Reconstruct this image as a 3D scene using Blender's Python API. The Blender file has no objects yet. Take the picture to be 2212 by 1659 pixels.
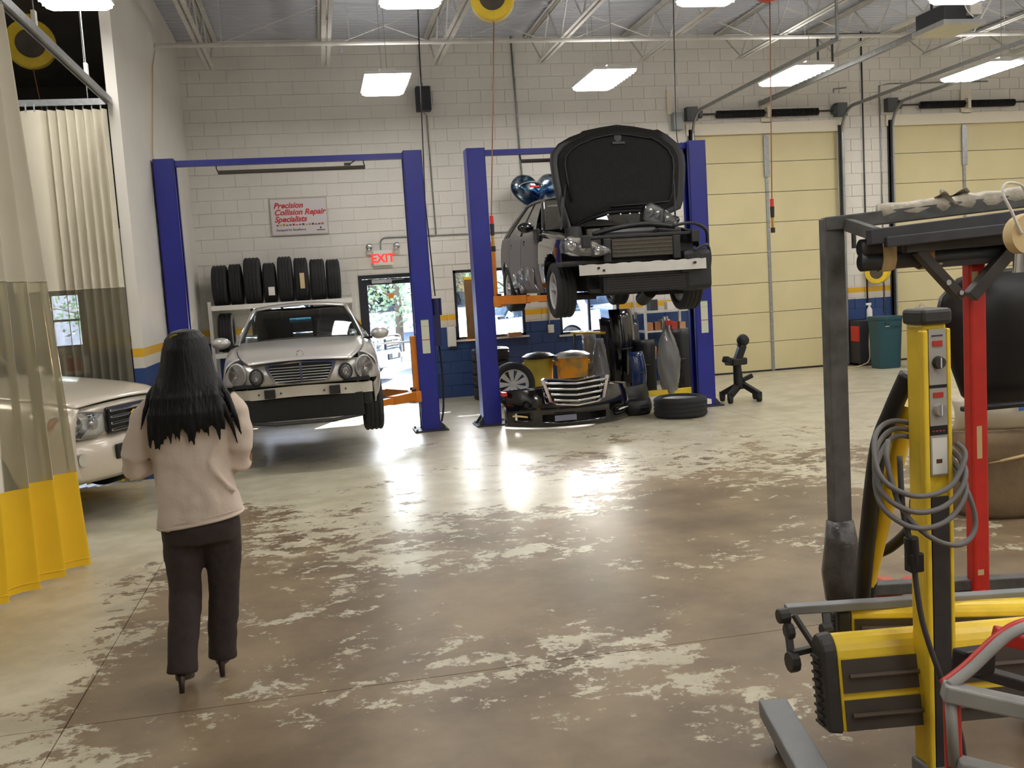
import bpy, bmesh, math, random
from mathutils import Vector, Matrix
random.seed(7)
sc = bpy.context.scene
COL = sc.collection
PI = math.pi

# ------------------------------------------------------------------ camera, sky, sun, exposure
def setup_camera():
    f, yaw, pit, roll = 2109.0, .18885, .09953, -.0621
    cy, sy, cp, sp = math.cos(yaw), math.sin(yaw), math.cos(pit), math.sin(pit)
    fw = Vector((sy*cp, cy*cp, -sp)); r = Vector((cy, -sy, 0)); u = r.cross(fw)
    c, s = math.cos(roll), math.sin(roll)
    r2 = c*r + s*u; u2 = -s*r + c*u
    cam = bpy.data.cameras.new('camera'); ob = bpy.data.objects.new('camera', cam); COL.objects.link(ob)
    m = Matrix((( r2.x, u2.x, -fw.x, 0), (r2.y, u2.y, -fw.y, 0), (r2.z, u2.z, -fw.z, 1.815), (0, 0, 0, 1)))
    ob.matrix_world = m
    cam.sensor_fit = 'HORIZONTAL'; cam.sensor_width = 36; cam.lens = f*36/2212
    cam.clip_start = .05; cam.clip_end = 500
    sc.camera = ob
setup_camera()
SUN_DIR = Vector((-.42, -1.0, -.52)).normalized()
w = bpy.data.worlds.new('sky'); sc.world = w; w.use_nodes = True
nt = w.node_tree; nt.nodes.clear()
sky = nt.nodes.new('ShaderNodeTexSky'); sky.sky_type = 'NISHITA'; sky.sun_disc = False
sky.sun_elevation = math.radians(25); sky.sun_rotation = math.radians(23)
bg = nt.nodes.new('ShaderNodeBackground'); bg.inputs[1].default_value = 1.7
wo = nt.nodes.new('ShaderNodeOutputWorld')
nt.links.new(sky.outputs[0], bg.inputs[0]); nt.links.new(bg.outputs[0], wo.inputs[0])
sl = bpy.data.lights.new('sun', 'SUN'); sl.energy = 28; sl.angle = math.radians(.6); sl.color = (1, .96, .9)
so = bpy.data.objects.new('sun', sl); COL.objects.link(so)
so.rotation_euler = SUN_DIR.to_track_quat('-Z', 'Y').to_euler(); so.location = (10, 40, 20)
LAMP_STRENGTH = 12.0
LAMP_COLOR = (1.0, .965, .92)
sc.view_settings.view_transform = 'Standard'; sc.view_settings.look = 'None'
sc.view_settings.gamma = 1; sc.view_settings.use_curve_mapping = False
sc.view_settings.exposure = 0.8
sc.cycles.max_bounces = 7; sc.cycles.diffuse_bounces = 5; sc.cycles.glossy_bounces = 3; sc.cycles.transmission_bounces = 4; sc.cycles.transparent_max_bounces = 10
sc.cycles.caustics_reflective = False; sc.cycles.caustics_refractive = False; sc.cycles.sample_clamp_indirect = 6.0

# ------------------------------------------------------------------ materials
def lin(v):
    v = v/255.0
    return v/12.92 if v <= .04045 else ((v+.055)/1.055)**2.4
def C3(r, g, b): return (lin(r), lin(g), lin(b))
_M = {}
def mat(name, col, rough=.5, metal=0.0, noise=0.0, scale=6.0, bump=0.0, coat=0.0, emit=0.0, spec=.5, bscale=None, sheen=0.0):
    if name in _M: return _M[name]
    m = bpy.data.materials.new(name); m.use_nodes = True
    n = m.node_tree.nodes; l = m.node_tree.links; b = n['Principled BSDF']
    b.inputs['Base Color'].default_value = (*col, 1); b.inputs['Roughness'].default_value = rough
    b.inputs['Metallic'].default_value = metal; b.inputs['Coat Weight'].default_value = coat
    b.inputs['Coat Roughness'].default_value = .08
    b.inputs['Specular IOR Level'].default_value = spec
    b.inputs['Sheen Weight'].default_value = sheen
    if emit:
        b.inputs['Emission Color'].default_value = (*col, 1); b.inputs['Emission Strength'].default_value = emit
    if noise or bump:
        tc = n.new('ShaderNodeTexCoord'); nz = n.new('ShaderNodeTexNoise')
        nz.inputs['Scale'].default_value = scale; nz.inputs['Detail'].default_value = 6
        l.new(tc.outputs['Object'], nz.inputs['Vector'])
        if noise:
            mx = n.new('ShaderNodeMix'); mx.data_type = 'RGBA'
            mx.inputs[6].default_value = (*[max(0, c*(1-noise)) for c in col], 1)
            mx.inputs[7].default_value = (*[min(1, c*(1+noise)) for c in col], 1)
            mr = n.new('ShaderNodeMapRange'); mr.inputs[1].default_value = .3; mr.inputs[2].default_value = .7
            l.new(nz.outputs['Fac'], mr.inputs[0]); l.new(mr.outputs[0], mx.inputs[0])
            l.new(mx.outputs[2], b.inputs['Base Color'])
        if bump:
            nb = nz
            if bscale:
                nb = n.new('ShaderNodeTexNoise'); nb.inputs['Scale'].default_value = bscale; nb.inputs['Detail'].default_value = 4
                l.new(tc.outputs['Object'], nb.inputs['Vector'])
            bp = n.new('ShaderNodeBump'); bp.inputs['Strength'].default_value = bump; bp.inputs['Distance'].default_value = .02
            l.new(nb.outputs['Fac'], bp.inputs['Height']); l.new(bp.outputs[0], b.inputs['Normal'])
    _M[name] = m
    return m
def glass(name, tint=(1, 1, 1), refl=.9, haze=0.0, hazecol=(.8, .8, .8), rough=.02):
    """thin sheet: see-through with fresnel reflection and an optional milky share"""
    if name in _M: return _M[name]
    m = bpy.data.materials.new(name); m.use_nodes = True
    n = m.node_tree.nodes; l = m.node_tree.links; n.clear()
    o = n.new('ShaderNodeOutputMaterial'); t = n.new('ShaderNodeBsdfTransparent'); t.inputs[0].default_value = (*tint, 1)
    g = n.new('ShaderNodeBsdfGlossy'); g.inputs['Roughness'].default_value = rough; g.inputs[0].default_value = (refl, refl, refl, 1)
    fr = n.new('ShaderNodeFresnel'); fr.inputs[0].default_value = 1.45
    base = t
    if haze:
        d = n.new('ShaderNodeBsdfDiffuse'); d.inputs[0].default_value = (*hazecol, 1)
        tr = n.new('ShaderNodeBsdfTranslucent'); tr.inputs[0].default_value = (*hazecol, 1)
        a = n.new('ShaderNodeAddShader') if False else n.new('ShaderNodeMixShader')
        a.inputs[0].default_value = .55
        l.new(d.outputs[0], a.inputs[1]); l.new(tr.outputs[0], a.inputs[2])
        h = n.new('ShaderNodeMixShader'); h.inputs[0].default_value = haze
        l.new(t.outputs[0], h.inputs[1]); l.new(a.outputs[0], h.inputs[2]); base = h
    mx = n.new('ShaderNodeMixShader')
    l.new(fr.outputs[0], mx.inputs[0]); l.new(base.outputs[0], mx.inputs[1]); l.new(g.outputs[0], mx.inputs[2])
    l.new(mx.outputs[0], o.inputs[0]); _M[name] = m
    return m
def emitter(name, col, strength):
    if name in _M: return _M[name]
    m = bpy.data.materials.new(name); m.use_nodes = True
    n = m.node_tree.nodes; l = m.node_tree.links; n.clear()
    o = n.new('ShaderNodeOutputMaterial'); e = n.new('ShaderNodeEmission')
    e.inputs[0].default_value = (*col, 1); e.inputs[1].default_value = strength
    l.new(e.outputs[0], o.inputs[0]); _M[name] = m
    return m

# ------------------------------------------------------------------ mesh helpers
WM = {}      # world matrix of each parent
def thing(name, label, cat, loc=(0, 0, 0), rotz=0.0, group=None):
    o = bpy.data.objects.new(name, None); COL.objects.link(o)
    o.empty_display_size = .1
    o.location = loc; o.rotation_euler = (0, 0, rotz)
    o['label'] = label; o['category'] = cat
    if group: o['group'] = group
    WM[o.name] = Matrix.Translation(loc) @ Matrix.Rotation(rotz, 4, 'Z')
    return o
def tag(o, label, cat, group=None):
    o['label'] = label; o['category'] = cat
    if group: o['group'] = group
    return o
def struct(o, label=None):
    o['kind'] = 'structure'
    if label: o['label'] = label
    return o
def ortho(d):
    d = Vector(d).normalized()
    a = Vector((0, 0, 1)) if abs(d.z) < .9 else Vector((1, 0, 0))
    x = d.cross(a).normalized(); y = d.cross(x).normalized()
    return d, x, y
class MB:
    def __init__(s): s.v = []; s.f = []
    def add(s, vs, fs):
        b = len(s.v); s.v += [tuple(p) for p in vs]; s.f += [tuple(b+i for i in f) for f in fs]; return s
    def box(s, c, d, rz=0.0, rot=None):
        hx, hy, hz = d[0]/2, d[1]/2, d[2]/2
        R = rot if rot is not None else Matrix.Rotation(rz, 3, 'Z')
        vs = [Vector(c) + R @ Vector((sx*hx, sy*hy, sz*hz)) for sx in (-1, 1) for sy in (-1, 1) for sz in (-1, 1)]
        return s.add(vs, [(0, 1, 3, 2), (4, 6, 7, 5), (0, 4, 5, 1), (2, 3, 7, 6), (0, 2, 6, 4), (1, 5, 7, 3)])
    def bb(s, x0, x1, y0, y1, z0, z1): return s.box(((x0+x1)/2, (y0+y1)/2, (z0+z1)/2), (x1-x0, y1-y0, z1-z0))
    def bar(s, p0, p1, wx, wy, up=None):
        """rectangular bar between two points"""
        p0, p1 = Vector(p0), Vector(p1); d = (p1-p0); L = d.length; d.normalize()
        u = Vector(up) if up else (Vector((0, 0, 1)) if abs(d.z) < .95 else Vector((0, 1, 0)))
        x = d.cross(u).normalized(); y = x.cross(d).normalized()
        vs = []
        for p in (p0, p1):
            for a, b in ((-1, -1), (1, -1), (1, 1), (-1, 1)): vs.append(p + x*a*wx/2 + y*b*wy/2)
        return s.add(vs, [(3, 2, 1, 0), (4, 5, 6, 7)] + [(i, (i+1) % 4, (i+1) % 4+4, i+4) for i in range(4)])
    def cyl(s, p0, p1, r0, r1=None, seg=16, cap=True):
        if r1 is None: r1 = r0
        p0, p1 = Vector(p0), Vector(p1); d, x, y = ortho(p1-p0)
        vs = [p + (x*math.cos(2*PI*i/seg) + y*math.sin(2*PI*i/seg))*r for p, r in ((p0, r0), (p1, r1)) for i in range(seg)]
        fs = [(i, (i+1) % seg, (i+1) % seg+seg, i+seg) for i in range(seg)]
        if cap: fs += [tuple(range(seg-1, -1, -1)), tuple(range(seg, 2*seg))]
        return s.add(vs, fs)
    def tube(s, pts, r, seg=8, closed=False, rads=None):
        pts = [Vector(p) for p in pts]; n = len(pts); vs = []; fs = []
        px = None
        for i, p in enumerate(pts):
            if closed: d = pts[(i+1) % n]-pts[i-1]
            else: d = pts[min(i+1, n-1)]-pts[max(i-1, 0)]
            d.normalize()
            if px is None: _, px, py = ortho(d)
            else:
                px = (px - d*px.dot(d)).normalized(); py = d.cross(px).normalized()
            rr = rads[i] if rads else r
            vs += [p + (px*math.cos(2*PI*k/seg) + py*math.sin(2*PI*k/seg))*rr for k in range(seg)]
        m = n if closed else n-1
        for i in range(m):
            j = (i+1) % n
            fs += [(i*seg+k, i*seg+(k+1) % seg, j*seg+(k+1) % seg, j*seg+k) for k in range(seg)]
        if not closed: fs += [tuple(range(seg-1, -1, -1)), tuple((n-1)*seg+k for k in range(seg))]
        return s.add(vs, fs)
    def lathe(s, prof, c=(0, 0, 0), axis='Z', seg=32, M=None, closed=False):
        """prof: list of (radius, along-axis)"""
        ax = {'Z': Matrix.Identity(3), 'X': Matrix(((0, 0, 1), (1, 0, 0), (0, 1, 0))), 'Y': Matrix(((1, 0, 0), (0, 0, 1), (0, -1, 0)))}[axis]
        if M is not None: ax = M
        c = Vector(c); n = len(prof)
        vs = [c + ax @ Vector((r*math.cos(2*PI*k/seg), r*math.sin(2*PI*k/seg), h)) for r, h in prof for k in range(seg)]
        fs = []
        for i in range(n if closed else n-1):
            j = (i+1) % n
            fs += [(i*seg+k, i*seg+(k+1) % seg, j*seg+(k+1) % seg, j*seg+k) for k in range(seg)]
        if not closed:
            if prof[0][0] > 1e-4: fs.append(tuple(range(seg-1, -1, -1)))
            if prof[-1][0] > 1e-4: fs.append(tuple((n-1)*seg+k for k in range(seg)))
        return s.add(vs, fs)
    def grid(s, fn, nu, nv, u0=0., u1=1., v0=0., v1=1.):
        vs = [fn(u0+(u1-u0)*i/nu, v0+(v1-v0)*j/nv) for j in range(nv+1) for i in range(nu+1)]
        return s.add(vs, [(j*(nu+1)+i, j*(nu+1)+i+1, (j+1)*(nu+1)+i+1, (j+1)*(nu+1)+i) for j in range(nv) for i in range(nu)])
    def loft(s, rings, cap=True):
        n = len(rings[0]); vs = [p for r in rings for p in r]; fs = []
        for i in range(len(rings)-1):
            fs += [(i*n+k, i*n+(k+1) % n, (i+1)*n+(k+1) % n, (i+1)*n+k) for k in range(n)]
        if cap: fs += [tuple(range(n-1, -1, -1)), tuple((len(rings)-1)*n+k for k in range(n))]
        return s.add(vs, fs)
    def prism(s, poly, fn, d0, d1):
        """poly 2-D outline, fn(a, b, d) -> xyz, extruded from d0 to d1"""
        n = len(poly); vs = [fn(a, b, d0) for a, b in poly] + [fn(a, b, d1) for a, b in poly]
        return s.add(vs, [tuple(range(n-1, -1, -1)), tuple(range(n, 2*n))] + [(i, (i+1) % n, (i+1) % n+n, i+n) for i in range(n)])
    def build(s, name, m, parent=None, smooth=False, world=True, bevel=0.0, solid=0.0, sub=0, flip=False, auto=None):
        me = bpy.data.meshes.new(name)
        vs = s.v
        if parent is not None and world:
            inv = WM[parent.name].inverted(); vs = [inv @ Vector(p) for p in vs]
        me.from_pydata([tuple(p) for p in vs], [], s.f); me.update()
        bm = bmesh.new(); bm.from_mesh(me)
        bmesh.ops.recalc_face_normals(bm, faces=bm.faces)
        if flip: bmesh.ops.reverse_faces(bm, faces=bm.faces)
        bm.to_mesh(me); bm.free()
        if m: me.materials.append(m)
        o = bpy.data.objects.new(name, me); COL.objects.link(o)
        if parent is not None:
            o.parent = parent; WM[o.name] = WM[parent.name]
        else: WM[o.name] = Matrix.Identity(4)
        if smooth:
            for p in me.polygons: p.use_smooth = True
        if auto is not None and smooth:
            try: me.set_sharp_from_angle(angle=math.radians(auto))
            except Exception: pass
        if bevel:
            b = o.modifiers.new('bevel', 'BEVEL'); b.width = bevel; b.segments = 2; b.limit_method = 'ANGLE'; b.angle_limit = math.radians(40)
        if solid:
            b = o.modifiers.new('solid', 'SOLIDIFY'); b.thickness = solid; b.offset = 0
        if sub:
            b = o.modifiers.new('sub', 'SUBSURF'); b.levels = sub; b.render_levels = sub
        return o
def copy_tree(o, loc=None, rotz=None, label=None, parent=None):
    c = o.copy(); COL.objects.link(c)
    if parent is not None: c.parent = parent
    if loc is not None: c.location = loc
    if rotz is not None: c.rotation_euler = (0, 0, rotz)
    if label: c['label'] = label
    for ch in list(o.children): copy_tree(ch, parent=c)
    if parent is None: WM[c.name] = Matrix.Translation(c.location) @ Matrix.Rotation(c.rotation_euler[2], 4, 'Z')
    return c
def curve(pts):
    """monotone-ish smooth 1-D interpolation through (a, b) points"""
    xs = [p[0] for p in pts]; ys = [p[1] for p in pts]; n = len(xs)
    ms = []
    for i in range(n):
        if i == 0: ms.append((ys[1]-ys[0])/(xs[1]-xs[0]))
        elif i == n-1: ms.append((ys[-1]-ys[-2])/(xs[-1]-xs[-2]))
        else:
            a = (ys[i]-ys[i-1])/(xs[i]-xs[i-1]); b = (ys[i+1]-ys[i])/(xs[i+1]-xs[i])
            ms.append(0 if a*b <= 0 else 2*a*b/(a+b))
    def f(x):
        if x <= xs[0]: return ys[0]
        if x >= xs[-1]: return ys[-1]
        for i in range(n-1):
            if x <= xs[i+1]:
                h = xs[i+1]-xs[i]; t = (x-xs[i])/h
                return (2*t**3-3*t*t+1)*ys[i] + (t**3-2*t*t+t)*h*ms[i] + (-2*t**3+3*t*t)*ys[i+1] + (t**3-t*t)*h*ms[i+1]
    return f
def lerp(a, b, t): return a+(b-a)*t
def smooth_path(pts, n=8):
    """Catmull-Rom through 3-D points"""
    P = [Vector(p) for p in pts]; out = []
    for i in range(len(P)-1):
        p0, p1, p2, p3 = P[max(i-1, 0)], P[i], P[i+1], P[min(i+2, len(P)-1)]
        for k in range(n):
            t = k/n
            out.append(.5*((2*p1) + (p2-p0)*t + (2*p0-5*p1+4*p2-p3)*t*t + (3*p1-p0-3*p2+p3)*t**3))
    out.append(P[-1]); return out
def text_mesh(name, body, size, m, parent, origin, xdir, updir, shear=0.0, bold=0.0, depth=.001, align='LEFT'):
    cu = bpy.data.curves.new(name, 'FONT'); cu.body = body; cu.size = size; cu.shear = shear; cu.offset = bold
    cu.extrude = depth; cu.align_x = align; cu.resolution_u = 3
    tmp = bpy.data.objects.new('tmp_text', cu); COL.objects.link(tmp)
    dg = bpy.context.evaluated_depsgraph_get(); dg.update()
    me = bpy.data.meshes.new_from_object(tmp.evaluated_get(dg)); me.name = name
    bpy.data.objects.remove(tmp); bpy.data.curves.remove(cu)
    x = Vector(xdir).normalized(); y = Vector(updir).normalized(); z = x.cross(y)
    T = Matrix(((x.x, y.x, z.x, origin[0]), (x.y, y.y, z.y, origin[1]), (x.z, y.z, z.z, origin[2]), (0, 0, 0, 1)))
    me.transform(WM[parent.name].inverted() @ T)
    me.materials.clear(); me.materials.append(m)
    o = bpy.data.objects.new(name, me); COL.objects.link(o); o.parent = parent; WM[o.name] = WM[parent.name]
    return o

# ------------------------------------------------------------------ shared materials
white_paint = mat('white_paint', C3(216, 212, 204), .5)
steel_white = mat('white_steel', C3(200, 198, 192), .5, noise=.08)
galv = mat('galvanized', C3(150, 152, 152), .4, .7, noise=.15, scale=20)
dark_steel = mat('dark_steel', C3(62, 62, 64), .5, .4, noise=.2, scale=15)
black_plastic = mat('black_plastic', C3(24, 24, 26), .45)
black_gloss = mat('black_gloss', C3(10, 10, 12), .12, coat=1.0)
rubber = mat('rubber', C3(34, 34, 36), .75, noise=.2, scale=30)
lift_blue = mat('lift_blue', C3(30, 38, 140), .38, noise=.08, scale=3)
lift_orange = mat('lift_orange', C3(214, 128, 34), .45, noise=.12, scale=6)
chrome = mat('chrome', C3(225, 225, 228), .08, 1.0)
alu = mat('aluminium', C3(200, 200, 202), .3, .85, noise=.06, scale=10)
yellow = mat('yellow_paint', C3(242, 208, 58), .36, noise=.1, scale=8)
red_paint = mat('red_paint', C3(196, 44, 34), .42, noise=.12, scale=9)
cream_wall = mat('cream_paint', C3(222, 214, 196), .6)
paper_white = mat('paper_white', C3(226, 224, 216), .7)
tape_tan = mat('masking_tape', C3(214, 190, 142), .7)
wood = mat('wood', C3(170, 130, 86), .65, noise=.2, scale=12)
cardboard = mat('cardboard', C3(166, 122, 84), .8, noise=.1)

# ------------------------------------------------------------------ room shell
YB = 16.4           # inner face of the back wall
XL, XR, YF, ZC = -7.0, 15.0, -5.0, 5.95
def floor_material():
    m = bpy.data.materials.new('worn_floor_paint'); m.use_nodes = True
    n = m.node_tree.nodes; l = m.node_tree.links; b = n['Principled BSDF']
    geo = n.new('ShaderNodeNewGeometry'); sep = n.new('ShaderNodeSeparateXYZ'); l.new(geo.outputs['Position'], sep.inputs[0])
    def noise(scale, detail, rough=.55, dist=0.0, loc=(0, 0, 0), sc_=(1, 1, 1)):
        mp = n.new('ShaderNodeMapping'); mp.inputs['Location'].default_value = loc; mp.inputs['Scale'].default_value = sc_
        l.new(geo.outputs['Position'], mp.inputs[0])
        t = n.new('ShaderNodeTexNoise'); t.inputs['Scale'].default_value = scale; t.inputs['Detail'].default_value = detail
        t.inputs['Roughness'].default_value = rough; t.inputs['Distortion'].default_value = dist
        l.new(mp.outputs[0], t.inputs['Vector']); return t.outputs['Fac']
    def math_(op, a, c=None, clamp=False):
        x = n.new('ShaderNodeMath'); x.operation = op; x.use_clamp = clamp
        for i, v in enumerate((a, c)):
            if v is None: continue
            if isinstance(v, (int, float)): x.inputs[i].default_value = v
            else: l.new(v, x.inputs[i])
        return x.outputs[0]
    def rng(v, a, b_, c, d):
        r = n.new('ShaderNodeMapRange'); r.interpolation_type = 'SMOOTHSTEP'
        for i, k in enumerate((a, b_, c, d)): r.inputs[i+1].default_value = k
        l.new(v, r.inputs[0]); return r.outputs[0]
    big = noise(.75, 3, .5, .3, (3.1, 1.7, 0))
    mid = noise(5.2, 12, .72, .3, (7.0, 2.0, 0), (.9, 1.1, 1))
    base = math_('ADD', math_('ADD', math_('MULTIPLY', big, .40), math_('MULTIPLY', mid, .50)), math_('MULTIPLY', noise(19, 6, .7, .2, (2, 8, 0)), .17))   # ~.53
    # where traffic has worn the paint away: middle aisle near the camera
    left = rng(sep.outputs['X'], -1.75, -.75, .14, 0.0)
    far = rng(sep.outputs['Y'], 4.8, 11.0, 0.0, .16)
    farw = rng(sep.outputs['Y'], 11.5, 13.0, 0.0, .12)
    right = rng(sep.outputs['X'], 1.0, 3.2, 0.0, -.035)
    v = math_('ADD', math_('ADD', math_('ADD', math_('ADD', base, left), far), right), farw)
    fac = rng(v, .586, .612, 0.0, 1.0)
    # concrete and paint colours
    cn = noise(1.4, 6, .6, 0, (1, 5, 0)); cmix = n.new('ShaderNodeMix'); cmix.data_type = 'RGBA'
    cmix.inputs[6].default_value = (*C3(108, 92, 72), 1); cmix.inputs[7].default_value = (*C3(146, 127, 101), 1)
    l.new(rng(cn, .3, .7, 0, 1), cmix.inputs[0])
    pn = noise(3.0, 6, .6, 0, (4, 4, 0)); pmix = n.new('ShaderNodeMix'); pmix.data_type = 'RGBA'
    pmix.inputs[6].default_value = (*C3(178, 170, 146), 1); pmix.inputs[7].default_value = (*C3(204, 197, 174), 1)
    l.new(rng(pn, .3, .7, 0, 1), pmix.inputs[0])
    # rusty streaks on the far floor
    st = noise(1.1, 5, .6, .6, (9, 3, 0), (.5, 1.6, 1)); smask = math_('MULTIPLY', rng(st, .60, .72, 0, .55), rng(sep.outputs['X'], 4.2, 6.2, 0, 1))
    smix = n.new('ShaderNodeMix'); smix.data_type = 'RGBA'; smix.inputs[7].default_value = (*C3(132, 104, 78), 1)
    l.new(pmix.outputs[2], smix.inputs[6]); l.new(smask, smix.inputs[0])
    mx = n.new('ShaderNodeMix'); mx.data_type = 'RGBA'
    l.new(fac, mx.inputs[0]); l.new(cmix.outputs[2], mx.inputs[6]); l.new(smix.outputs[2], mx.inputs[7])
    l.new(mx.outputs[2], b.inputs['Base Color'])
    rr = n.new('ShaderNodeMapRange'); rr.inputs[3].default_value = .36; rr.inputs[4].default_value = .28
    l.new(fac, rr.inputs[0])
    l.new(math_('ADD', rr.outputs[0], math_('MULTIPLY', noise(5, 4), .08)), b.inputs['Roughness'])
    b.inputs['Specular IOR Level'].default_value = .30
    bp = n.new('ShaderNodeBump'); bp.inputs['Strength'].default_value = .25; bp.inputs['Distance'].default_value = .004
    l.new(math_('ADD', fac, math_('MULTIPLY', noise(9, 3), .6)), bp.inputs['Height']); l.new(bp.outputs[0], b.inputs['Normal'])
    return m
def wall_material(name, smoothness=0.0, dim=1.0):
    """upper white, yellow stripe, white stripe, blue dado; bands are paint heights above the floor"""
    m = bpy.data.materials.new(name); m.use_nodes = True
    n = m.node_tree.nodes; l = m.node_tree.links; b = n['Principled BSDF']
    geo = n.new('ShaderNodeNewGeometry'); sep = n.new('ShaderNodeSeparateXYZ'); l.new(geo.outputs['Position'], sep.inputs[0])
    dv = n.new('ShaderNodeMath'); dv.operation = 'DIVIDE'; dv.inputs[1].default_value = 6.0; l.new(sep.outputs['Z'], dv.inputs[0])
    cr = n.new('ShaderNodeValToRGB'); cr.color_ramp.interpolation = 'CONSTANT'; e = cr.color_ramp.elements
    e[0].position = 0; e[0].color = (*C3(40, 68, 120), 1)
    e[1].position = 1.18/6; e[1].color = (*C3(214, 208, 194), 1)
    for z, c in ((1.30, C3(226, 176, 40)), (1.405, C3(224, 220, 211))):
        x = e.new(z/6); x.color = (*c, 1)
    l.new(dv.outputs[0], cr.inputs[0])
    nz = n.new('ShaderNodeTexNoise'); nz.inputs['Scale'].default_value = .9; nz.inputs['Detail'].default_value = 7
    l.new(geo.outputs['Position'], nz.inputs['Vector'])
    mr = n.new('ShaderNodeMapRange'); mr.inputs[1].default_value = .3; mr.inputs[2].default_value = .7; mr.inputs[3].default_value = .88*dim; mr.inputs[4].default_value = 1.0*dim
    l.new(nz.outputs['Fac'], mr.inputs[0])
    mx = n.new('ShaderNodeMix'); mx.data_type = 'RGBA'; mx.blend_type = 'MULTIPLY'; mx.inputs[0].default_value = 1
    l.new(cr.outputs[0], mx.inputs[6]); l.new(mr.outputs[0], mx.inputs[7]); l.new(mx.outputs[2], b.inputs['Base Color'])
    b.inputs['Roughness'].default_value = .55
    if not smoothness:
        n2 = n.new('ShaderNodeTexNoise'); n2.inputs['Scale'].default_value = 40; l.new(geo.outputs['Position'], n2.inputs['Vector'])
        bp = n.new('ShaderNodeBump'); bp.inputs['Strength'].default_value = .25; bp.inputs['Distance'].default_value = .01
        l.new(n2.outputs['Fac'], bp.inputs['Height']); l.new(bp.outputs[0], b.inputs['Normal'])
    return m
WALLM = wall_material('painted_block'); WALLJ = wall_material('painted_mortar', 0, .87); WALLS = wall_material('painted_plaster', 1)
FLOORM = floor_material()
joint_mat = mat('joint_filler', C3(70, 62, 52), .9)
fl = struct(MB().bb(XL-.3, XR+.3, YF-.3, YB+.3, -.30, -.012).build('floor', joint_mat))
xs = [XL, -1.25, 5.2, 10.6, XR]; ys = [YF, -1.4, 4.47, 10.4, YB+.2]
for i in range(4):
    for j in range(4):
        MB().bb(xs[i]+.003, xs[i+1]-.003, ys[j]+.003, ys[j+1]-.003, -.012, 0).build('slab', FLOORM, fl)

# openings of the back wall: x0, x1, z0, z1
OPEN = [(.66, 1.66, 0, 2.14), (2.24, 3.44, .97, 2.14), (4.05, 5.12, .93, 2.14), (-1.10, -.10, .97, 1.80),
        (6.6, 9.36, 0, 4.22), (10.42, 13.42, 0, 4.28), (-4.14, -3.66, 1.28, 2.15)]
def subtract(rects, o):
    out = []
    for (x0, x1, z0, z1) in rects:
        a0, a1, b0, b1 = max(x0, o[0]), min(x1, o[1]), max(z0, o[2]), min(z1, o[3])
        if a0 >= a1 or b0 >= b1: out.append((x0, x1, z0, z1)); continue
        if a0 > x0: out.append((x0, a0, z0, z1))
        if a1 < x1: out.append((a1, x1, z0, z1))
        if b0 > z0: out.append((a0, a1, z0, b0))
        if b1 < z1: out.append((a0, a1, b1, z1))
    return out
rects = [(XL-.2, XR+.2, -.3, ZC+.1)]
for o in OPEN: rects = subtract(rects, o)
mb = MB()
for r in rects: mb.bb(r[0], r[1], YB+.012, YB+.22, r[2], r[3])
wb = struct(mb.build('wall_back', WALLJ))
CH, CL, GAP = .2035, .4065, .010
blocks = []
k = 0
while k*CH < ZC:
    x = -1.97 - (CL/2 if k % 2 else 0)
    while x < XR:
        rs = [(max(x, -1.97), min(x+CL, XR), k*CH, min((k+1)*CH, ZC))]
        for o in OPEN: rs = subtract(rs, o)
        for r in rs:
            if r[1]-r[0] > .03 and r[3]-r[2] > .03: blocks.append(r)
        x += CL
    k += 1
cx = lambda r: (r[0]+r[1])/2
def shown(r):
    z = (r[2]+r[3])/2; x = cx(r)
    hid = (-1.7 < x < .6 and z < 1.7) or (2.9 < x < 5.2 and .9 < z < 3.6) or (z > 5.2) or x > 10.4
    return (1 if hid else 0, abs(x-1.2) + .4*abs(z-2.6))
blocks.sort(key=shown)
_bm = {}
for r in blocks[:298]:
    w_, h_ = round(r[1]-r[0]-GAP, 3), round(r[3]-r[2]-GAP, 3)
    if (w_, h_) not in _bm:
        o = MB().box((0, .010, 0), (w_, .020, h_)).build('block', WALLM, wb, world=False); _bm[(w_, h_)] = o.data
    else:
        o = bpy.data.objects.new('block', _bm[(w_, h_)]); COL.objects.link(o); o.parent = wb
    o.location = (cx(r), YB, (r[2]+r[3])/2)
mb = MB()
for r in blocks[298:]: mb.bb(r[0]+GAP/2, r[1]-GAP/2, YB, YB+.020, r[2]+GAP/2, r[3]-GAP/2)
mb.build('far_blocks', WALLM, wb)['kind'] = 'stuff'
# the partition by the paint bay, outer walls, ceiling deck
struct(MB().bb(-1.975, -1.865, 10.9, YB+.01, -.012, ZC).build('wall_left', WALLS))
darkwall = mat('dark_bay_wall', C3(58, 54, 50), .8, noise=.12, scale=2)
struct(MB().bb(XL-.2, XL, YF, YB, -.3, ZC).build('wall_bay_side', WALLS))
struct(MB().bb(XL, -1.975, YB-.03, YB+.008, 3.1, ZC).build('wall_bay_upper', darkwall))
struct(MB().bb(XR, XR+.2, YF, YB+.2, -.3, ZC).build('wall_right', WALLS))
struct(MB().bb(XL-.2, XR+.2, YF-.2, YF, -.3, ZC).build('wall_front', WALLS))
deckm = mat('roof_deck_white', C3(186, 190, 198), .6, noise=.06, scale=1.5)
y = YF-.2; mb = MB(); prof = []
while y < YB+.25:
    prof += [(y, ZC), (y+.045, ZC), (y+.06, ZC+.035), (y+.135, ZC+.035), (y+.15, ZC)]; y += .152
nP = len(prof)
mb.add([(XL-.2, a, b) for a, b in prof]+[(XR+.2, a, b) for a, b in prof], [(i, i+1, i+1+nP, i+nP) for i in range(nP-1)])
ce = mb.build('ceiling', deckm); struct(ce)
struct(MB().bb(XL-.3, XR+.3, YF-.3, YB+.3, ZC+.06, ZC+.3).build('ceiling_roof_slab', deckm))

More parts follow.
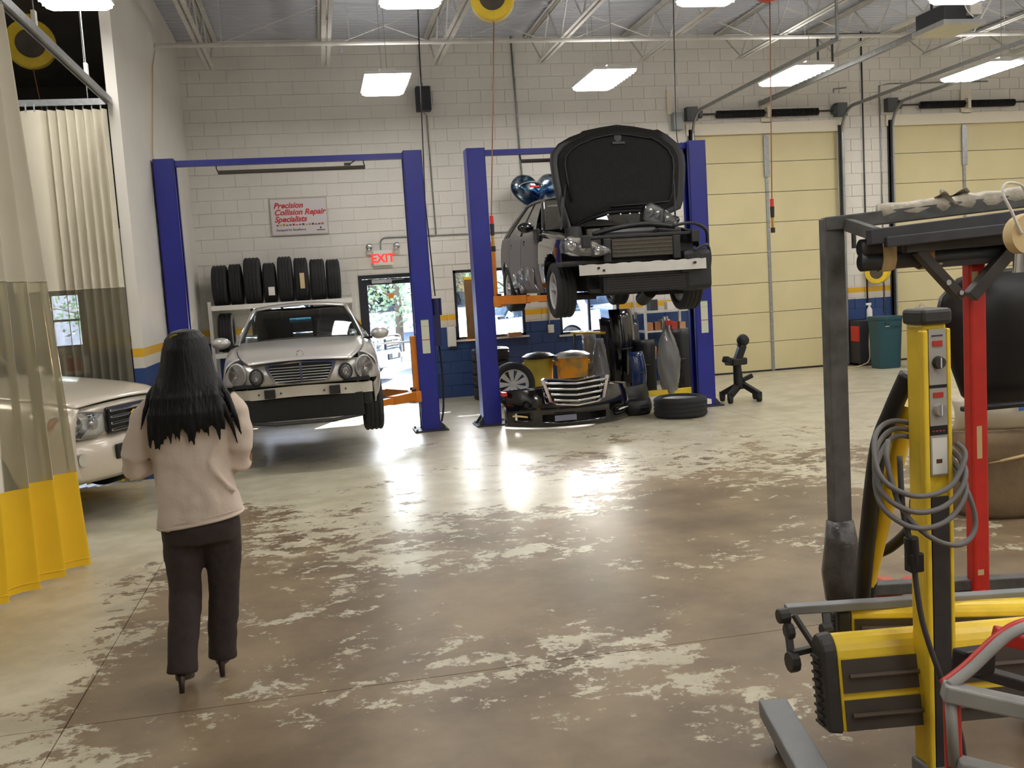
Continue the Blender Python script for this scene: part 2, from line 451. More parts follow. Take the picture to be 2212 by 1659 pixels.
# ------------------------------------------------------------------ roof joists
def joist(x, y1, label):
    t = thing('roof_joist', label, 'joist', (x, 5, 5.3), 0, 'white steel bar joists')
    zb, zt = 5.32, 5.88
    for s in (-1, 1):
        MB().bb(x+s*.016, x+s*.066, YF+.1, y1, zb-.005, zb+.003).bb(x+s*.013, x+s*.019, YF+.1, y1, zb, zb+.045).build('bottom_angle', steel_white, t)
        MB().bb(x+s*.016, x+s*.07, YF+.02, YB-.01, zt+.04, zt+.048).bb(x+s*.013, x+s*.019, YF+.02, YB-.01, zt, zt+.045).build('top_angle', steel_white, t)
    yy = y1-.06; k = 0; first = True
    MB().cyl((x, YB-.15, zt+.02), (x, y1-.08, zb+.02), .013, seg=6).build('web_rod', steel_white, t)
    while yy > YF+.8:
        a = (x, yy, zb+.02) if k % 2 == 0 else (x, yy, zt+.02)
        b = (x, yy-.62, zt+.02) if k % 2 == 0 else (x, yy-.62, zb+.02)
        if yy > 6.0: MB().cyl(a, b, .013, seg=6).build('web_rod', steel_white, t)
        else:
            if first: rest = MB(); first = False
            rest.cyl(a, b, .013, seg=5)
        yy -= .62; k += 1
    if not first: rest.build('web_rods', steel_white, t)
jn = ['beside the left partition wall', 'running over the silver car', 'running over the gap between the blue lifts', 'running over the raised black car',
      'running over the right post of the black car lift', 'running over the left rolling door', 'running over the door opener rail', 'left of the pier between the rolling doors',
      'running over the right rolling door', 'at the far right end of the ceiling']
for i in range(10):
    joist(-1.31+1.69*i, 15.55, 'white steel bar joist '+jn[i])
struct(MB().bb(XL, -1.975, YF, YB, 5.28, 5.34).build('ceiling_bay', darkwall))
# cross bridging between the joists
for row, yy in (('far', 14.4), ('near', 9.2)):
    for i in range(9):
        x0 = -1.31+1.69*i
        t = thing('joist_brace', 'thin white cross brace in the %s row between joists, %s from the left wall' % (row, ('first', 'second', 'third', 'fourth', 'fifth', 'sixth', 'seventh', 'eighth', 'ninth')[i]), 'brace', (x0+.845, yy, 5.3), 0, 'cross bridging between joists')
        MB().bar((x0+.07, yy, 5.34), (x0+1.62, yy, 5.9), .03, .005).build('brace_bar', steel_white, t)
        MB().bar((x0+.07, yy+.01, 5.9), (x0+1.62, yy+.01, 5.34), .03, .005).build('brace_bar', steel_white, t)
# sprinkler pipe along the wall
t = thing('ceiling_pipe', 'long white pipe running below the joists along the back wall', 'pipe', (6, 13.9, 5.24))
MB().cyl((-1.86, 13.9, 5.26), (XR, 13.9, 5.26), .03, seg=12).build('pipe', steel_white, t)
for i in range(9):
    MB().cyl((-1.0+1.69*i, 13.9, 5.26), (-1.0+1.69*i, 13.9, ZC), .006, seg=6).build('hanger_rod', steel_white, t)
MB().cyl((.57, 13.9, 5.2), (.57, 13.9, 5.14), .018, .03, seg=10).build('sprinkler_head', alu, t)

# ------------------------------------------------------------------ fluorescent fixtures
lampm = emitter('fluorescent_glow', LAMP_COLOR, LAMP_STRENGTH)
fix_white = mat('fixture_white', C3(235, 235, 232), .35)
def fixture(x, yc, label):
    z = 4.65
    t = thing('ceiling_light', label, 'ceiling light', (x, yc, z), 0, 'fluorescent fixtures on wires')
    W, L, H = .61, 1.22, .09
    a, b = W/2, L/2
    # white tray with light slots on top, prismatic wrap lens below
    mb = MB().bb(x-a, x+a, yc-b, yc+b, z+.062, z+.074)
    for s in (-1, 1):
        mb.bb(x+s*a-.006, x+s*a+.006, yc-b, yc+b, z+.05, z+H); mb.bb(x-a, x+a, yc+s*b-.006, yc+s*b+.006, z+.05, z+H)
    mb.build('housing', fix_white, t)
    MB().bb(x-.10, x+.10, yc-b*.9, yc+b*.9, z+.074, z+.13).build('ballast_cover', fix_white, t)
    wrap = [[(x-a+.012, z+.060), (x-a+.012, z+.022), (x-a+.07, z), (x+a-.07, z), (x+a-.012, z+.022), (x+a-.012, z+.060)]][0]
    MB().add([(p, yy, q) for yy in (yc-b+.012, yc+b-.012) for p, q in wrap], [(i, i+1, i+7, i+6) for i in range(5)]+[(0, 1, 2, 3, 4, 5), (11, 10, 9, 8, 7, 6)]).build('lens', lampm, t)
    mb = MB()
    for k in range(1, 9): mb.bb(x-a+.004, x+a-.004, yc-b+k*L/9-.004, yc-b+k*L/9+.004, z+.008, z+.03)
    mb.build('lens_ribs', fix_white, t)
    for s in (-1, 1):
        MB().add([(x+s*.20-.055, yc-b+.06, z+.0765), (x+s*.20+.055, yc-b+.06, z+.0765), (x+s*.20+.055, yc+b-.06, z+.0765), (x+s*.20-.055, yc+b-.06, z+.0765)], [(0, 1, 2, 3)]).build('uplight_slot', emitter('fluorescent_slot', LAMP_COLOR, LAMP_STRENGTH*.7), t)
    for s in (-1, 1): MB().cyl((x, yc+s*.45, z+H+.05), (x, yc+s*.45, ZC), .004, seg=5).build('hanging_wire', galv, t)
    return t
FX = [1.13, 4.26, 7.24, 10.38, 13.4]
rown = ['back row', 'second row', 'third row', 'fourth row', 'fifth row', 'last row']
coln = ['first', 'second', 'third', 'fourth', 'fifth']
colp = ['above the silver car', 'above the raised black car', 'before the left rolling door', 'before the right rolling door', 'at the right wall']
for r, yc in enumerate((13.85, 9.53, 5.2, .9, -3.3)):
    for c_, xx in enumerate(FX):
        lab = 'bright white fluorescent fixture hung %s' % colp[c_] if r == 0 else 'white fluorescent fixture in the %s from the back wall, %s from the left' % (rown[r], coln[c_])
        fixture(xx, yc, lab)
fixture(-1.99, 9.5, 'bright fluorescent fixture over the paint bay curtain corner')
fixture(-4.6, 9.5, 'white fluorescent fixture deep inside the paint bay')
fixture(-4.6, 5.2, 'white fluorescent fixture over the near end of the paint bay')

# ------------------------------------------------------------------ windows and the exit door
pane = glass('window_glass', (.96, .98, 1.0), .8)
frame_dark = mat('dark_bronze_frame', C3(44, 44, 52), .4, .3)
def window(name, o, nx, nz):
    x0, x1, z0, z1 = o
    e = bpy.data.objects.new(name, None); COL.objects.link(e); e.location = ((x0+x1)/2, YB, z0); e['kind'] = 'structure'
    WM[e.name] = Matrix.Translation(e.location)
    fw = .045
    mb = MB(); y0, y1 = YB+.02, YB+.09
    mb.bb(x0, x1, y0, y1, z0, z0+fw).bb(x0, x1, y0, y1, z1-fw, z1).bb(x0, x0+fw, y0, y1, z0, z1).bb(x1-fw, x1, y0, y1, z0, z1)
    mb.build('window_frame', frame_dark, e)
    for i in range(1, nx): MB().bb(x0+(x1-x0)*i/nx-.02, x0+(x1-x0)*i/nx+.02, y0, y1, z0+fw, z1-fw).build('mullion', frame_dark, e)
    for j in range(1, nz): MB().bb(x0+fw, x1-fw, y0+.01, y1-.01, z0+(z1-z0)*j/nz-.018, z0+(z1-z0)*j/nz+.018).build('mullion', frame_dark, e)
    for i in range(nx):
        for j in range(nz):
            a, b = x0+(x1-x0)*i/nx, x0+(x1-x0)*(i+1)/nx; c, d = z0+(z1-z0)*j/nz, z0+(z1-z0)*(j+1)/nz
            MB().bb(a+.02, b-.02, YB+.050, YB+.056, c+.018, d-.018).build('pane', pane, e)
    MB().bb(x0-.04, x1+.04, YB-.06, YB+.03, z0-.03, z0).build('window_sill', white_paint, e)
    return e
window('window_1', OPEN[1], 2, 1); window('window_2', OPEN[2], 2, 1); window('window_3', OPEN[3], 2, 1); window('window_4', OPEN[6], 1, 2)
d = bpy.data.objects.new('door_1', None); COL.objects.link(d); d.location = (1.16, YB, 0); d['kind'] = 'structure'
WM[d.name] = Matrix.Translation(d.location)
x0, x1, z0, z1 = OPEN[0]
MB().bb(x0, x0+.06, YB-.02, YB+.14, 0, z1).bb(x1-.06, x1, YB-.02, YB+.14, 0, z1).bb(x0+.06, x1-.06, YB-.02, YB+.14, z1-.06, z1).build('door_frame', frame_dark, d)
MB().bb(x0+.06, x0+.14, YB+.03, YB+.08, .02, z1-.07).bb(x1-.14, x1-.06, YB+.03, YB+.08, .02, z1-.07).bb(x0+.14, x1-.14, YB+.03, YB+.08, z1-.16, z1-.07).bb(x0+.14, x1-.14, YB+.03, YB+.08, .02, .20).build('door_leaf', frame_dark, d)
MB().bb(x0+.14, x1-.14, YB+.052, YB+.058, .20, z1-.16).build('pane', pane, d)
MB().bb(x0+.22, x0+.55, YB-.03, YB+.03, z1-.14, z1-.08).bar((x0+.45, YB-.03, z1-.1), (x0+.75, YB+.01, z1-.09), .02, .012).build('door_closer', alu, d)
MB().cyl((x0+.16, YB+.0, 1.0), (x1-.16, YB+.0, 1.0), .016, seg=8).bb(x0+.14, x0+.19, YB, YB+.04, .95, 1.05).bb(x1-.19, x1-.14, YB, YB+.04, .95, 1.05).build('push_bar', alu, d)
orange_flat = mat('orange_sticker', C3(232, 140, 20), .6)
MB().bb(1.14, 1.23, YB+.046, YB+.050, 1.74, 1.82).build('sticker', orange_flat, d)
# unseen canopy, added outside to cut the sun patches on the floor
t = thing('added_sun_canopy', 'unseen flat canopy added outside to shade the exit door and windows', 'canopy', (2, 18, 2.7))
MB().bb(-2.2, 6.2, YB+.22, YB+3.2, 2.98, 3.12).build('added_canopy_roof', dark_steel, t)
for xx in (-2.0, 6.0): MB().bb(xx-.05, xx+.05, YB+3.02, YB+3.12, -.1, 2.98).build('added_canopy_post', dark_steel, t)

# ------------------------------------------------------------------ rolling doors
panel_cream = mat('door_panel_cream', C3(208, 196, 152), .55, noise=.05, scale=1.5)
spring_black = mat('spring_black', C3(34, 34, 36), .55, .4)
def rolling_door(name, x0, x1, top, side_hi):
    e = bpy.data.objects.new(name, None); COL.objects.link(e); e.location = ((x0+x1)/2, YB, 0); e['kind'] = 'structure'
    WM[e.name] = Matrix.Translation(e.location)
    n = 8; h = (top+.05)/n; xc = (x0+x1)/2
    for i in range(n):
        MB().bb(x0-.03, x1+.03, YB+.035, YB+.085, i*h+.004, (i+1)*h-.004).build('door_panel', panel_cream, e, bevel=.006)
        MB().bb(x0-.03, x1+.03, YB+.045, YB+.075, (i+1)*h-.004, (i+1)*h+.004).build('panel_seam', dark_steel, e)
        for xx in (xc, ) if True else ():
            MB().bb(xx-.028, xx+.028, YB+.018, YB+.036, i*h+.01, (i+1)*h-.01).build('stile_strip', galv, e)
            MB().cyl((xx-.03, YB+.022, (i+1)*h), (xx+.03, YB+.022, (i+1)*h), .014, seg=8).build('hinge', galv, e)
    MB().bb(x0-.03, x1+.03, YB+.02, YB+.09, -.005, .03).build('bottom_seal', black_plastic, e)
    MB().bb(xc-.05, xc+.05, YB+.0, YB+.02, top-.75, top-.05).build('opener_bracket', galv, e)
    MB().bb(x0-.12, x1+.12, YB-.05, YB+.02, top, top+.2).build('header_beam', cream_wall, e, bevel=.006)
    for s, xx in ((-1, x0-.03), (1, x1+.03)):
        MB().bb(xx-.05, xx+.05, YB-.07, YB-.05, .0, top+.1).bb(xx+s*.03, xx+s*.05, YB-.07, YB+.02, .0, top+.1).build('track_angle', dark_steel, e)
        yy = YB-.10; pts = [(xx, yy, .02), (xx, yy, top-.05)]
        for k in range(1, 9):
            a = k/8*PI/2; pts.append((xx, yy-.42*(1-math.cos(a)), top-.05+.42*math.sin(a)))
        pts.append((xx, 11.4, top+.40))
        mb = MB()
        for i in range(len(pts)-1):
            mb.bar(pts[i], pts[i+1], .05, .03, up=(1, 0, 0))
        mb.build('guide_track', galv, e)
        MB().bar((xx, 11.45, top+.4), (xx, 11.45, ZC), .03, .03).build('track_hanger', galv, e)
        MB().bb(xx-.10, xx+.10, YB-.14, YB+.0, top+.25, top+.48).cyl((xx-s*.11, YB-.1, top+.36), (xx-s*.17, YB-.1, top+.36), .08, seg=16).build('cable_drum', mat('drum_grey', C3(88, 90, 92), .5, .4), e)
    zs = top+.35
    MB().cyl((x0-.05, YB-.1, zs), (x1+.05, YB-.1, zs), .016, seg=8).build('torsion_shaft', dark_steel, e)
    MB().bb(xc-.10, xc+.10, YB-.05, YB-.005, top+.18, zs+.25).bb(xc-.03, xc+.03, YB-.16, YB-.02, zs-.09, zs+.09).build('center_plate', cream_wall, e)
    for s in (-1, 1):
        mb = MB(); n_ = 30
        path = []
        a0, a1 = xc+s*.07, xc+s*.96
        mb.cyl((a0, YB-.1, zs), (a1, YB-.1, zs-.02), .052, seg=12)
        for k in range(n_):
            xx = lerp(a0, a1, (k+.5)/n_); mb.cyl((xx-.006, YB-.1, zs-.01), (xx+.006, YB-.1, zs-.01), .066, seg=12)
        mb.build('torsion_spring', spring_black, e)
    return e
rolling_door('door_2', 6.6, 9.36, 4.22, 0); rolling_door('door_3', 10.42, 13.42, 4.28, 0)
# opener
t = thing('door_opener', 'dark boxy door opener with long rail hung before the left rolling door', 'door opener', (7.84, 11.1, 4.5))
MB().bb(7.81, 7.87, 11.4, YB-.1, 4.69, 4.75).bb(7.80, 7.88, 11.4, YB-.1, 4.75, 4.758).build('rail', galv, t)
op_dark = mat('opener_grey', C3(60, 62, 66), .45, .3)
MB().bb(7.56, 8.12, 10.75, 11.4, 4.60, 4.66).build('base_plate', alu, t)
MB().bb(7.60, 7.90, 10.8, 11.38, 4.66, 4.86).build('control_box', op_dark, t, bevel=.015)
MB().cyl((7.98, 10.86, 4.76), (7.98, 11.34, 4.76), .085, seg=20).build('motor', op_dark, t, smooth=True, auto=40)
MB().bb(7.94, 8.10, 10.78, 10.92, 4.72, 4.86).build('light_cover', paper_white, t, bevel=.01)
for xx in (7.64, 8.04):
    MB().bar((xx, 11.1, 4.86), (xx, 11.1, ZC), .03, .012).build('hanger_strap', dark_steel, t)
MB().tube(smooth_path([(7.7, 10.8, 4.86), (7.74, 10.7, 5.1), (7.85, 10.75, 4.8), (7.95, 10.74, 4.68)]), .008, seg=6).build('wire', paper_white, t, smooth=True)
MB().bb(7.0, 8.75, 14.0, 14.06, 5.27, 5.33).build('hanger_rail', dark_steel, t)
for xx in (7.72, 7.96): MB().bar((xx, 14.03, 5.3), (xx, 14.03, 4.75), .03, .02).build('hanger_strap', dark_steel, t)
# control box left of the door and conduits
t = thing('junction_box', 'grey electrical box beside the top left of the left rolling door', 'electrical box', (6.32, YB, 4.4))
MB().bb(6.22, 6.40, YB-.12, YB, 4.32, 4.62).build('box_body', mat('box_grey', C3(140, 146, 146), .5), t, bevel=.008)
MB().bb(6.23, 6.39, YB-.13, YB-.12, 4.33, 4.61).build('cover', mat('box_cover', C3(152, 158, 158), .5), t)
MB().bb(6.15, 6.24, YB-.05, YB, 4.6, 5.0).build('side_plate', cream_wall, t)
def conduit(label, pts, r=.012, m=galv):
    return tag(MB().tube(pts, r, seg=8).build('conduit', m, smooth=True), label, 'conduit')
conduit('thin conduit running up the back wall past the black speaker', [(2.0, YB-.014, 2.75), (1.98, YB-.014, 4.7), (1.93, YB-.10, 4.72), (1.93, YB-.10, 5.2), (1.93, YB-.02, 5.24), (1.93, YB-.02, ZC)])
conduit('grey conduit on the back wall above the foil balloon', [(3.52, YB-.016, 3.6), (3.47, YB-.016, ZC)], .016)
conduit('bent grey conduit feeding the exit sign from the right', smooth_path([(1.07, YB-.015, 2.53), (1.07, YB-.015, 2.66), (1.10, YB-.015, 2.72), (1.17, YB-.015, 2.745), (1.4, YB-.015, 2.745), (2.6, YB-.015, 2.735), (4.0, YB-.015, 2.73)], 5), .012)
conduit('thin dark conduit down the pier between the rolling doors', [(9.86, YB-.014, ZC), (9.86, YB-.014, .6)], .014, dark_steel)
conduit('conduit looping into the right drum of the left rolling door', [(9.30, YB-.014, 4.9), (9.30, YB-.014, 4.96), (9.55, YB-.014, 4.98)])
conduit('conduit rising beside the left drum of the right rolling door', [(10.20, YB-.014, .9), (10.20, YB-.014, 5.0), (10.4, YB-.014, 5.03), (12.4, YB-.014, 5.03)])
# speaker, sign, exit sign, balloon
t = thing('wall_speaker', 'dark rectangular loudspeaker high on the back wall', 'speaker', (1.93, YB, 4.75))
MB().bb(1.81, 2.05, YB-.2, YB-.02, 4.75, 5.14).build('cabinet', mat('speaker_black', C3(52, 54, 60), .6), t, bevel=.012)
MB().bb(1.825, 2.035, YB-.21, YB-.2, 4.77, 5.12).build('grille', mat('speaker_grille', C3(46, 48, 54), .8, noise=.2, scale=120), t)
t = thing('wall_sign', 'white repair shop sign with red italic lettering on the back wall', 'sign', (-.2, YB, 2.85))
MB().bb(-.66, .25, YB-.028, YB-.003, 2.855, 3.45).build('frame', mat('sign_frame', C3(176, 168, 150), .5), t)
MB().bb(-.645, .235, YB-.032, YB-.027, 2.87, 3.435).build('board', mat('sign_board', C3(212, 204, 204), .5), t)
sred = mat('sign_red', C3(200, 60, 66), .6); sdark = mat('sign_dark', C3(70, 62, 64), .6)
for body, z in (('Precision', 3.295), ('Collision Repair', 3.185), ('Specialists', 3.075)):
    text_mesh('lettering', body, .125, sred, t, (-.60, YB-.034, z), (1, 0, 0), (0, 0, 1), shear=.3, bold=.004)
text_mesh('lettering', 'Equipped for Excellence', .048, sdark, t, (-.58, YB-.034, 2.93), (1, 0, 0), (0, 0, 1), bold=.001)
cols = [C3(90, 70, 76), C3(170, 60, 66), C3(180, 130, 80), C3(120, 120, 120), C3(100, 110, 104), C3(196, 170, 60), C3(190, 110, 60), C3(140, 60, 60)]
for k in range(15):
    xx = -.575+k*.051
    MB().bb(xx, xx+.036, YB-.0345, YB-.0325, 3.010, 3.030+.006*((k*7) % 3)).build('colour_mark', mat('mark_%d' % (k*5 % 8), cols[k*5 % 8], .6), t)
MB().prism([(-.02, 0), (0, .03), (.02, 0), (0, -.012)], lambda a, b, dd: (.125+a, dd, 2.955+b), YB-.0345, YB-.0325).build('emblem', sdark, t)
text_mesh('lettering', 'ALLIANCE', .022, sdark, t, (.065, YB-.034, 2.915), (1, 0, 0), (0, 0, 1)) if False else MB().bb(.06, .19, YB-.0345, YB-.0325, 2.918, 2.932).build('emblem_line', sdark, t)
t = thing('exit_sign', 'white exit sign with red letters above the glass door', 'exit sign', (1.09, YB, 2.29))
MB().bb(.93, 1.25, YB-.07, YB, 2.29, 2.54).build('housing', paper_white, t, bevel=.01)
text_mesh('lettering', 'EXIT', .19, mat('exit_red', C3(236, 60, 54), .5, emit=.5), t, (1.09, YB-.072, 2.345), (1, 0, 0), (0, 0, 1), bold=.006, align='CENTER')
for s in (-1, 1):
    xx = 1.10+s*.225
    MB().bb(xx-.045, xx+.045, YB-.06, YB, 2.48, 2.56).build('lamp_base', paper_white, t, bevel=.01)
    MB().lathe([(.02, 0), (.05, -.05), (.055, -.085), (.0, -.08)], (xx, YB-.05, 2.60), 'Y', 16).build('lamp_head', alu, t, smooth=True)
t = thing('foil_balloon', 'shiny blue and silver heart foil balloon floating by the back wall', 'balloon', (3.63, 15.9, 3.1))
hp = []
for k in range(56):
    a = 2*PI*k/56; hp.append((.44*math.sin(a)**3*1.0, .40*(.8125*math.cos(a)-.3125*math.cos(2*a)-.125*math.cos(3*a)-.0625*math.cos(4*a))))
mb = MB(); rings = []
for s, dd in ((1.0, 0), (.94, .05), (.8, .09), (.55, .12), (.25, .135)):
    rings.append([Vector((3.67+a*s, 15.95-dd, 3.33+b*s)) for a, b in hp])
back = [[Vector((p.x, 15.95+(15.95-p.y), p.z)) for p in r] for r in rings[1:]][::-1]
mb.loft(back+rings)
fb = bpy.data.materials.new('printed_foil'); fb.use_nodes = True
n_ = fb.node_tree.nodes; l_ = fb.node_tree.links; bs = n_['Principled BSDF']; bs.inputs['Metallic'].default_value = .9; bs.inputs['Roughness'].default_value = .16
tc_ = n_.new('ShaderNodeTexCoord'); nz_ = n_.new('ShaderNodeTexNoise'); nz_.inputs['Scale'].default_value = 6; nz_.inputs['Detail'].default_value = 2
cr_ = n_.new('ShaderNodeValToRGB'); cr_.color_ramp.elements[0].position = .36; cr_.color_ramp.elements[0].color = (*C3(20, 44, 90), 1)
cr_.color_ramp.elements[1].position = .62; cr_.color_ramp.elements[1].color = (*C3(170, 186, 196), 1)
x_ = cr_.color_ramp.elements.new(.5); x_.color = (*C3(70, 96, 118), 1)
l_.new(tc_.outputs['Object'], nz_.inputs['Vector']); l_.new(nz_.outputs['Fac'], cr_.inputs[0]); l_.new(cr_.outputs[0], bs.inputs['Base Color'])
mb.build('foil', fb, t, smooth=True)
MB().tube([(3.55+.2*math.cos(a), 15.806+.012*abs(math.cos(a)), 3.42+.07*math.sin(a)) for a in [PI*k/12 for k in range(13)]], .012, seg=6).build('printed_arc', mat('foil_silver', C3(200, 206, 204), .25, .8), t)
MB().bb(3.52, 3.68, 15.800, 15.812, 3.40, 3.43).build('printed_bar', mat('foil_red', C3(214, 60, 56), .3, .3), t)
MB().tube(smooth_path([(3.62, 15.95, 3.1), (3.5, 15.98, 3.3), (3.45, 16.1, 3.55), (3.49, 16.3, 3.75)]), .003, seg=5).build('string', paper_white, t)

# ------------------------------------------------------------------ two-post lifts
label_m = mat('lift_decal', C3(206, 210, 190), .5)
PY = 12.76
def lift(xa, xb, za, lab, arms, names):
    t = thing('two_post_lift', lab, 'car lift', ((xa+xb)/2, PY, 0), 0, 'blue two post lifts')
    top = 3.6
    for s, xc, nm in ((1, xa, names[0]), (-1, xb, names[1])):
        # C-section column, open side towards the car
        mb = MB(); w2, d2, th = .12, .14, .012
        mb.bb(xc-w2 if s > 0 else xc+w2-th, xc-w2+th if s > 0 else xc+w2, PY-d2, PY+d2, .01, top)
        for q in (-1, 1):
            mb.bb(xc-w2, xc+w2, PY+q*d2-(th if q > 0 else 0), PY+q*d2+(th if q < 0 else 0), .01, top)
            xe = xc+s*w2
            mb.bb(min(xe-s*.012, xe), max(xe-s*.012, xe), PY+q*d2-(.07 if q > 0 else 0), PY+q*d2+(.07 if q < 0 else 0), .01, top)
        mb.bb(xc-w2, xc+w2, PY-d2, PY+d2, top, top+.012)
        col = mb.build('column', lift_blue, t); col['label'] = 'blue steel column ' + nm
        MB().bb(xc-.22, xc+.22, PY-.2, PY+.22, 0, .02).build('base_plate', dark_steel, col)
        for q in (-1, 1):
            MB().prism([(0, .02), (0, .13), (.09, .02)], lambda a, b, dd, q=q, xc=xc, s=s: (xc-s*(.12+a), PY+q*.1+dd, b), -.006, .006).build('gusset', dark_steel, col)
            for r_ in (-1, 1): MB().cyl((xc+q*.19, PY+r_*.165, .02), (xc+q*.19, PY+r_*.165, .045), .016, seg=6).build('anchor_bolt', galv, col)
        if s < 0:
          # decal strip on the face towards the aisle
          MB().bb(xc-.045, xc+.055, PY-.1425, PY-.1405, 1.02, 1.46).build('decal', label_m, col)
          MB().bb(xc-.045, xc+.055, PY-.1435, PY-.1425, 1.19, 1.20).build('decal_line', mat('decal_red', C3(190, 60, 60), .5), col)
          MB().bb(xc-.045, xc+.055, PY-.1435, PY-.1425, 1.37, 1.378).build('decal_line', mat('decal_yellow', C3(190, 186, 90), .5), col)
          MB().bb(xc-.045, xc+.055, PY-.1435, PY-.1425, 1.45, 1.46).build('decal_line', mat('decal_green', C3(70, 140, 80), .5), col)
        # carriage and arms
        xi = xc+s*.135
        MB().bb(xi-.05, xi+.05, PY-.09, PY+.09, za-.10, za+.75).build('carriage', lift_orange, t, bevel=.006)
        MB().bb(xi-.08+s*.05, xi+.08+s*.05, PY-.18, PY+.18, za-.10, za+.04).build('arm_yoke', lift_orange, t, bevel=.006)
        for (dx, dy) in arms:
            p0 = Vector((xi+s*.06, PY+(.12 if dy > 0 else -.12), za-.02)); p1 = Vector((xi+s*dx, PY+dy, za-.02)); m_ = p0.lerp(p1, .58)
            a = MB().bar(p0, m_, .11, .11).build('swing_arm', lift_orange, t, bevel=.005)
            MB().bar(p0.lerp(p1, .5), p1, .08, .08).build('arm_extension', lift_orange, a, bevel=.004)
            MB().cyl(p1+Vector((0, 0, .03)), p1+Vector((0, 0, .12)), .022, seg=10).cyl(p1+Vector((0, 0, .12)), p1+Vector((0, 0, .14)), .06, seg=16).build('lift_pad', black_plastic, a)
            MB().cyl(p0+Vector((0, 0, -.09)), p0+Vector((0, 0, .09)), .03, seg=12).build('pivot_pin', dark_steel, a)
    MB().bb(xa+.1, xb-.1, PY-.05, PY+.05, top-.075, top-.005).build('cross_beam', lift_blue, t)
    xs0, xs1 = xa+.62, xb-.60
    MB().cyl((xs0, PY, top-.16), (xs1, PY, top-.16), .024, seg=12).build('safety_bar', mat('bar_pad', C3(70, 64, 58), .7), t)
    for xx in (xs0, xs1):
        MB().tube([(xx, PY, top-.15), (xx-.015, PY, top-.11), (xx-.015, PY, top-.07)], .008, seg=6).build('bar_link', dark_steel, t)
    MB().bb(xs1-.26, xs1-.18, PY-.03, PY+.03, top-.13, top-.1).bar((xs1-.18, PY, top-.11), (xs1-.12, PY, top-.07), .015, .015).build('limit_switch', dark_steel, t)
    # power unit on the left column
    return t
lA = lift(-1.72, 1.31, .50, 'blue two post lift holding the silver car low', [(.62, -.78), (.55, .95)], ('against the left partition wall', 'between the silver car and the other lift'))
lB = lift(2.125, 5.14, 1.66, 'blue two post lift holding up the black car', [(.62, -.62), (.55, 1.0)], ('left of the black car', 'in front of the rolling door'))
pu = MB().bb(1.43, 1.53, PY-.07, PY+.07, 1.1, 1.5).cyl((1.49, PY, 1.5), (1.49, PY, 1.72), .075, seg=16).build('power_unit', mat('motor_blue', C3(30, 34, 84), .45), lA)
MB().tube(smooth_path([(1.5, PY, 1.1), (1.52, PY+.05, .7), (1.50, PY, .3), (1.46, PY-.02, .1)]), .014, seg=6).build('hydraulic_hose', rubber, pu)

# ------------------------------------------------------------------ wheels and tyres
def tyre_mesh(mb, c, R, r, w, axis='X', seg=44):
    hw = w/2; g = .008
    prof = [(r, -hw*.86), (r+.015, -hw*.98), (r+(R-r)*.5, -hw*1.04), (R-.03, -hw*.98), (R-.008, -hw*.86), (R, -hw*.72)]
    for k in (-.45, 0, .45):
        a = hw*k
        prof += [(R, a-.014), (R-g, a-.010), (R-g, a+.010), (R, a+.014)]
    prof += [(R, hw*.72), (R-.008, hw*.86), (R-.03, hw*.98), (r+(R-r)*.5, hw*1.04), (r+.015, hw*.98), (r, hw*.86)]
    mb.lathe(prof, c, axis, seg, closed=True)
    return mb
def rim(mb, c, r, w, side, n=5, axis='X', double=False):
    """spoked wheel whose face looks along side*axis; built for axis X then turned"""
    c = Vector(c); hw = w/2*.8; s = side
    T = {'X': lambda x, y, z: c+Vector((x, y, z)), 'Z': lambda x, y, z: c+Vector((y, z, x)), 'Y': lambda x, y, z: c+Vector((y, x, z))}[axis]
    seg = 36
    prof = [(r*.99, -hw), (r*.93, -hw*.9), (r*.90, 0), (r*.93, hw*.85), (r*1.0, hw), (r*1.02, hw*.98), (r*1.01, -hw)]
    vs = [T(s*h, rr*math.cos(2*PI*k/seg), rr*math.sin(2*PI*k/seg)) for rr, h in prof for k in range(seg)]
    nP = len(prof); fs = []
    for i in range(nP):
        j = (i+1) % nP
        fs += [(i*seg+k, i*seg+(k+1) % seg, j*seg+(k+1) % seg, j*seg+k) for k in range(seg)]
    mb.add(vs, fs)
    for k in range(n):
        a = 2*PI*k/n+.3
        def P(rr, da, x): return T(s*x, rr*math.cos(a+da), rr*math.sin(a+da))
        for off in ((-.16, .16) if double else (0,)):
            q = .10 if double else .20
            mb.add([P(r*.16, off-q*2.0, hw*.55), P(r*.16, off+q*2.0, hw*.55), P(r*.94, off+q, hw*.8), P(r*.94, off-q, hw*.8),
                    P(r*.16, off-q*2.0, hw*.25), P(r*.16, off+q*2.0, hw*.25), P(r*.94, off+q, hw*.55), P(r*.94, off-q, hw*.55)],
                   [(0, 1, 2, 3), (7, 6, 5, 4), (0, 4, 5, 1), (1, 5, 6, 2), (2, 6, 7, 3), (3, 7, 4, 0)])
    vs = [T(s*h, rr*math.cos(2*PI*k/16), rr*math.sin(2*PI*k/16)) for rr, h in ((r*.22, hw*.2), (r*.22, hw*.6), (r*.1, hw*.68), (.001, hw*.68)) for k in range(16)]
    mb.add(vs, [(i*16+k, i*16+(k+1) % 16, (i+1)*16+(k+1) % 16, (i+1)*16+k) for i in range(3) for k in range(16)])
    return mb
rim_silver = mat('rim_silver', C3(206, 206, 206), .38, .35)
brake = mat('brake_disc', C3(90, 88, 86), .4, .8)
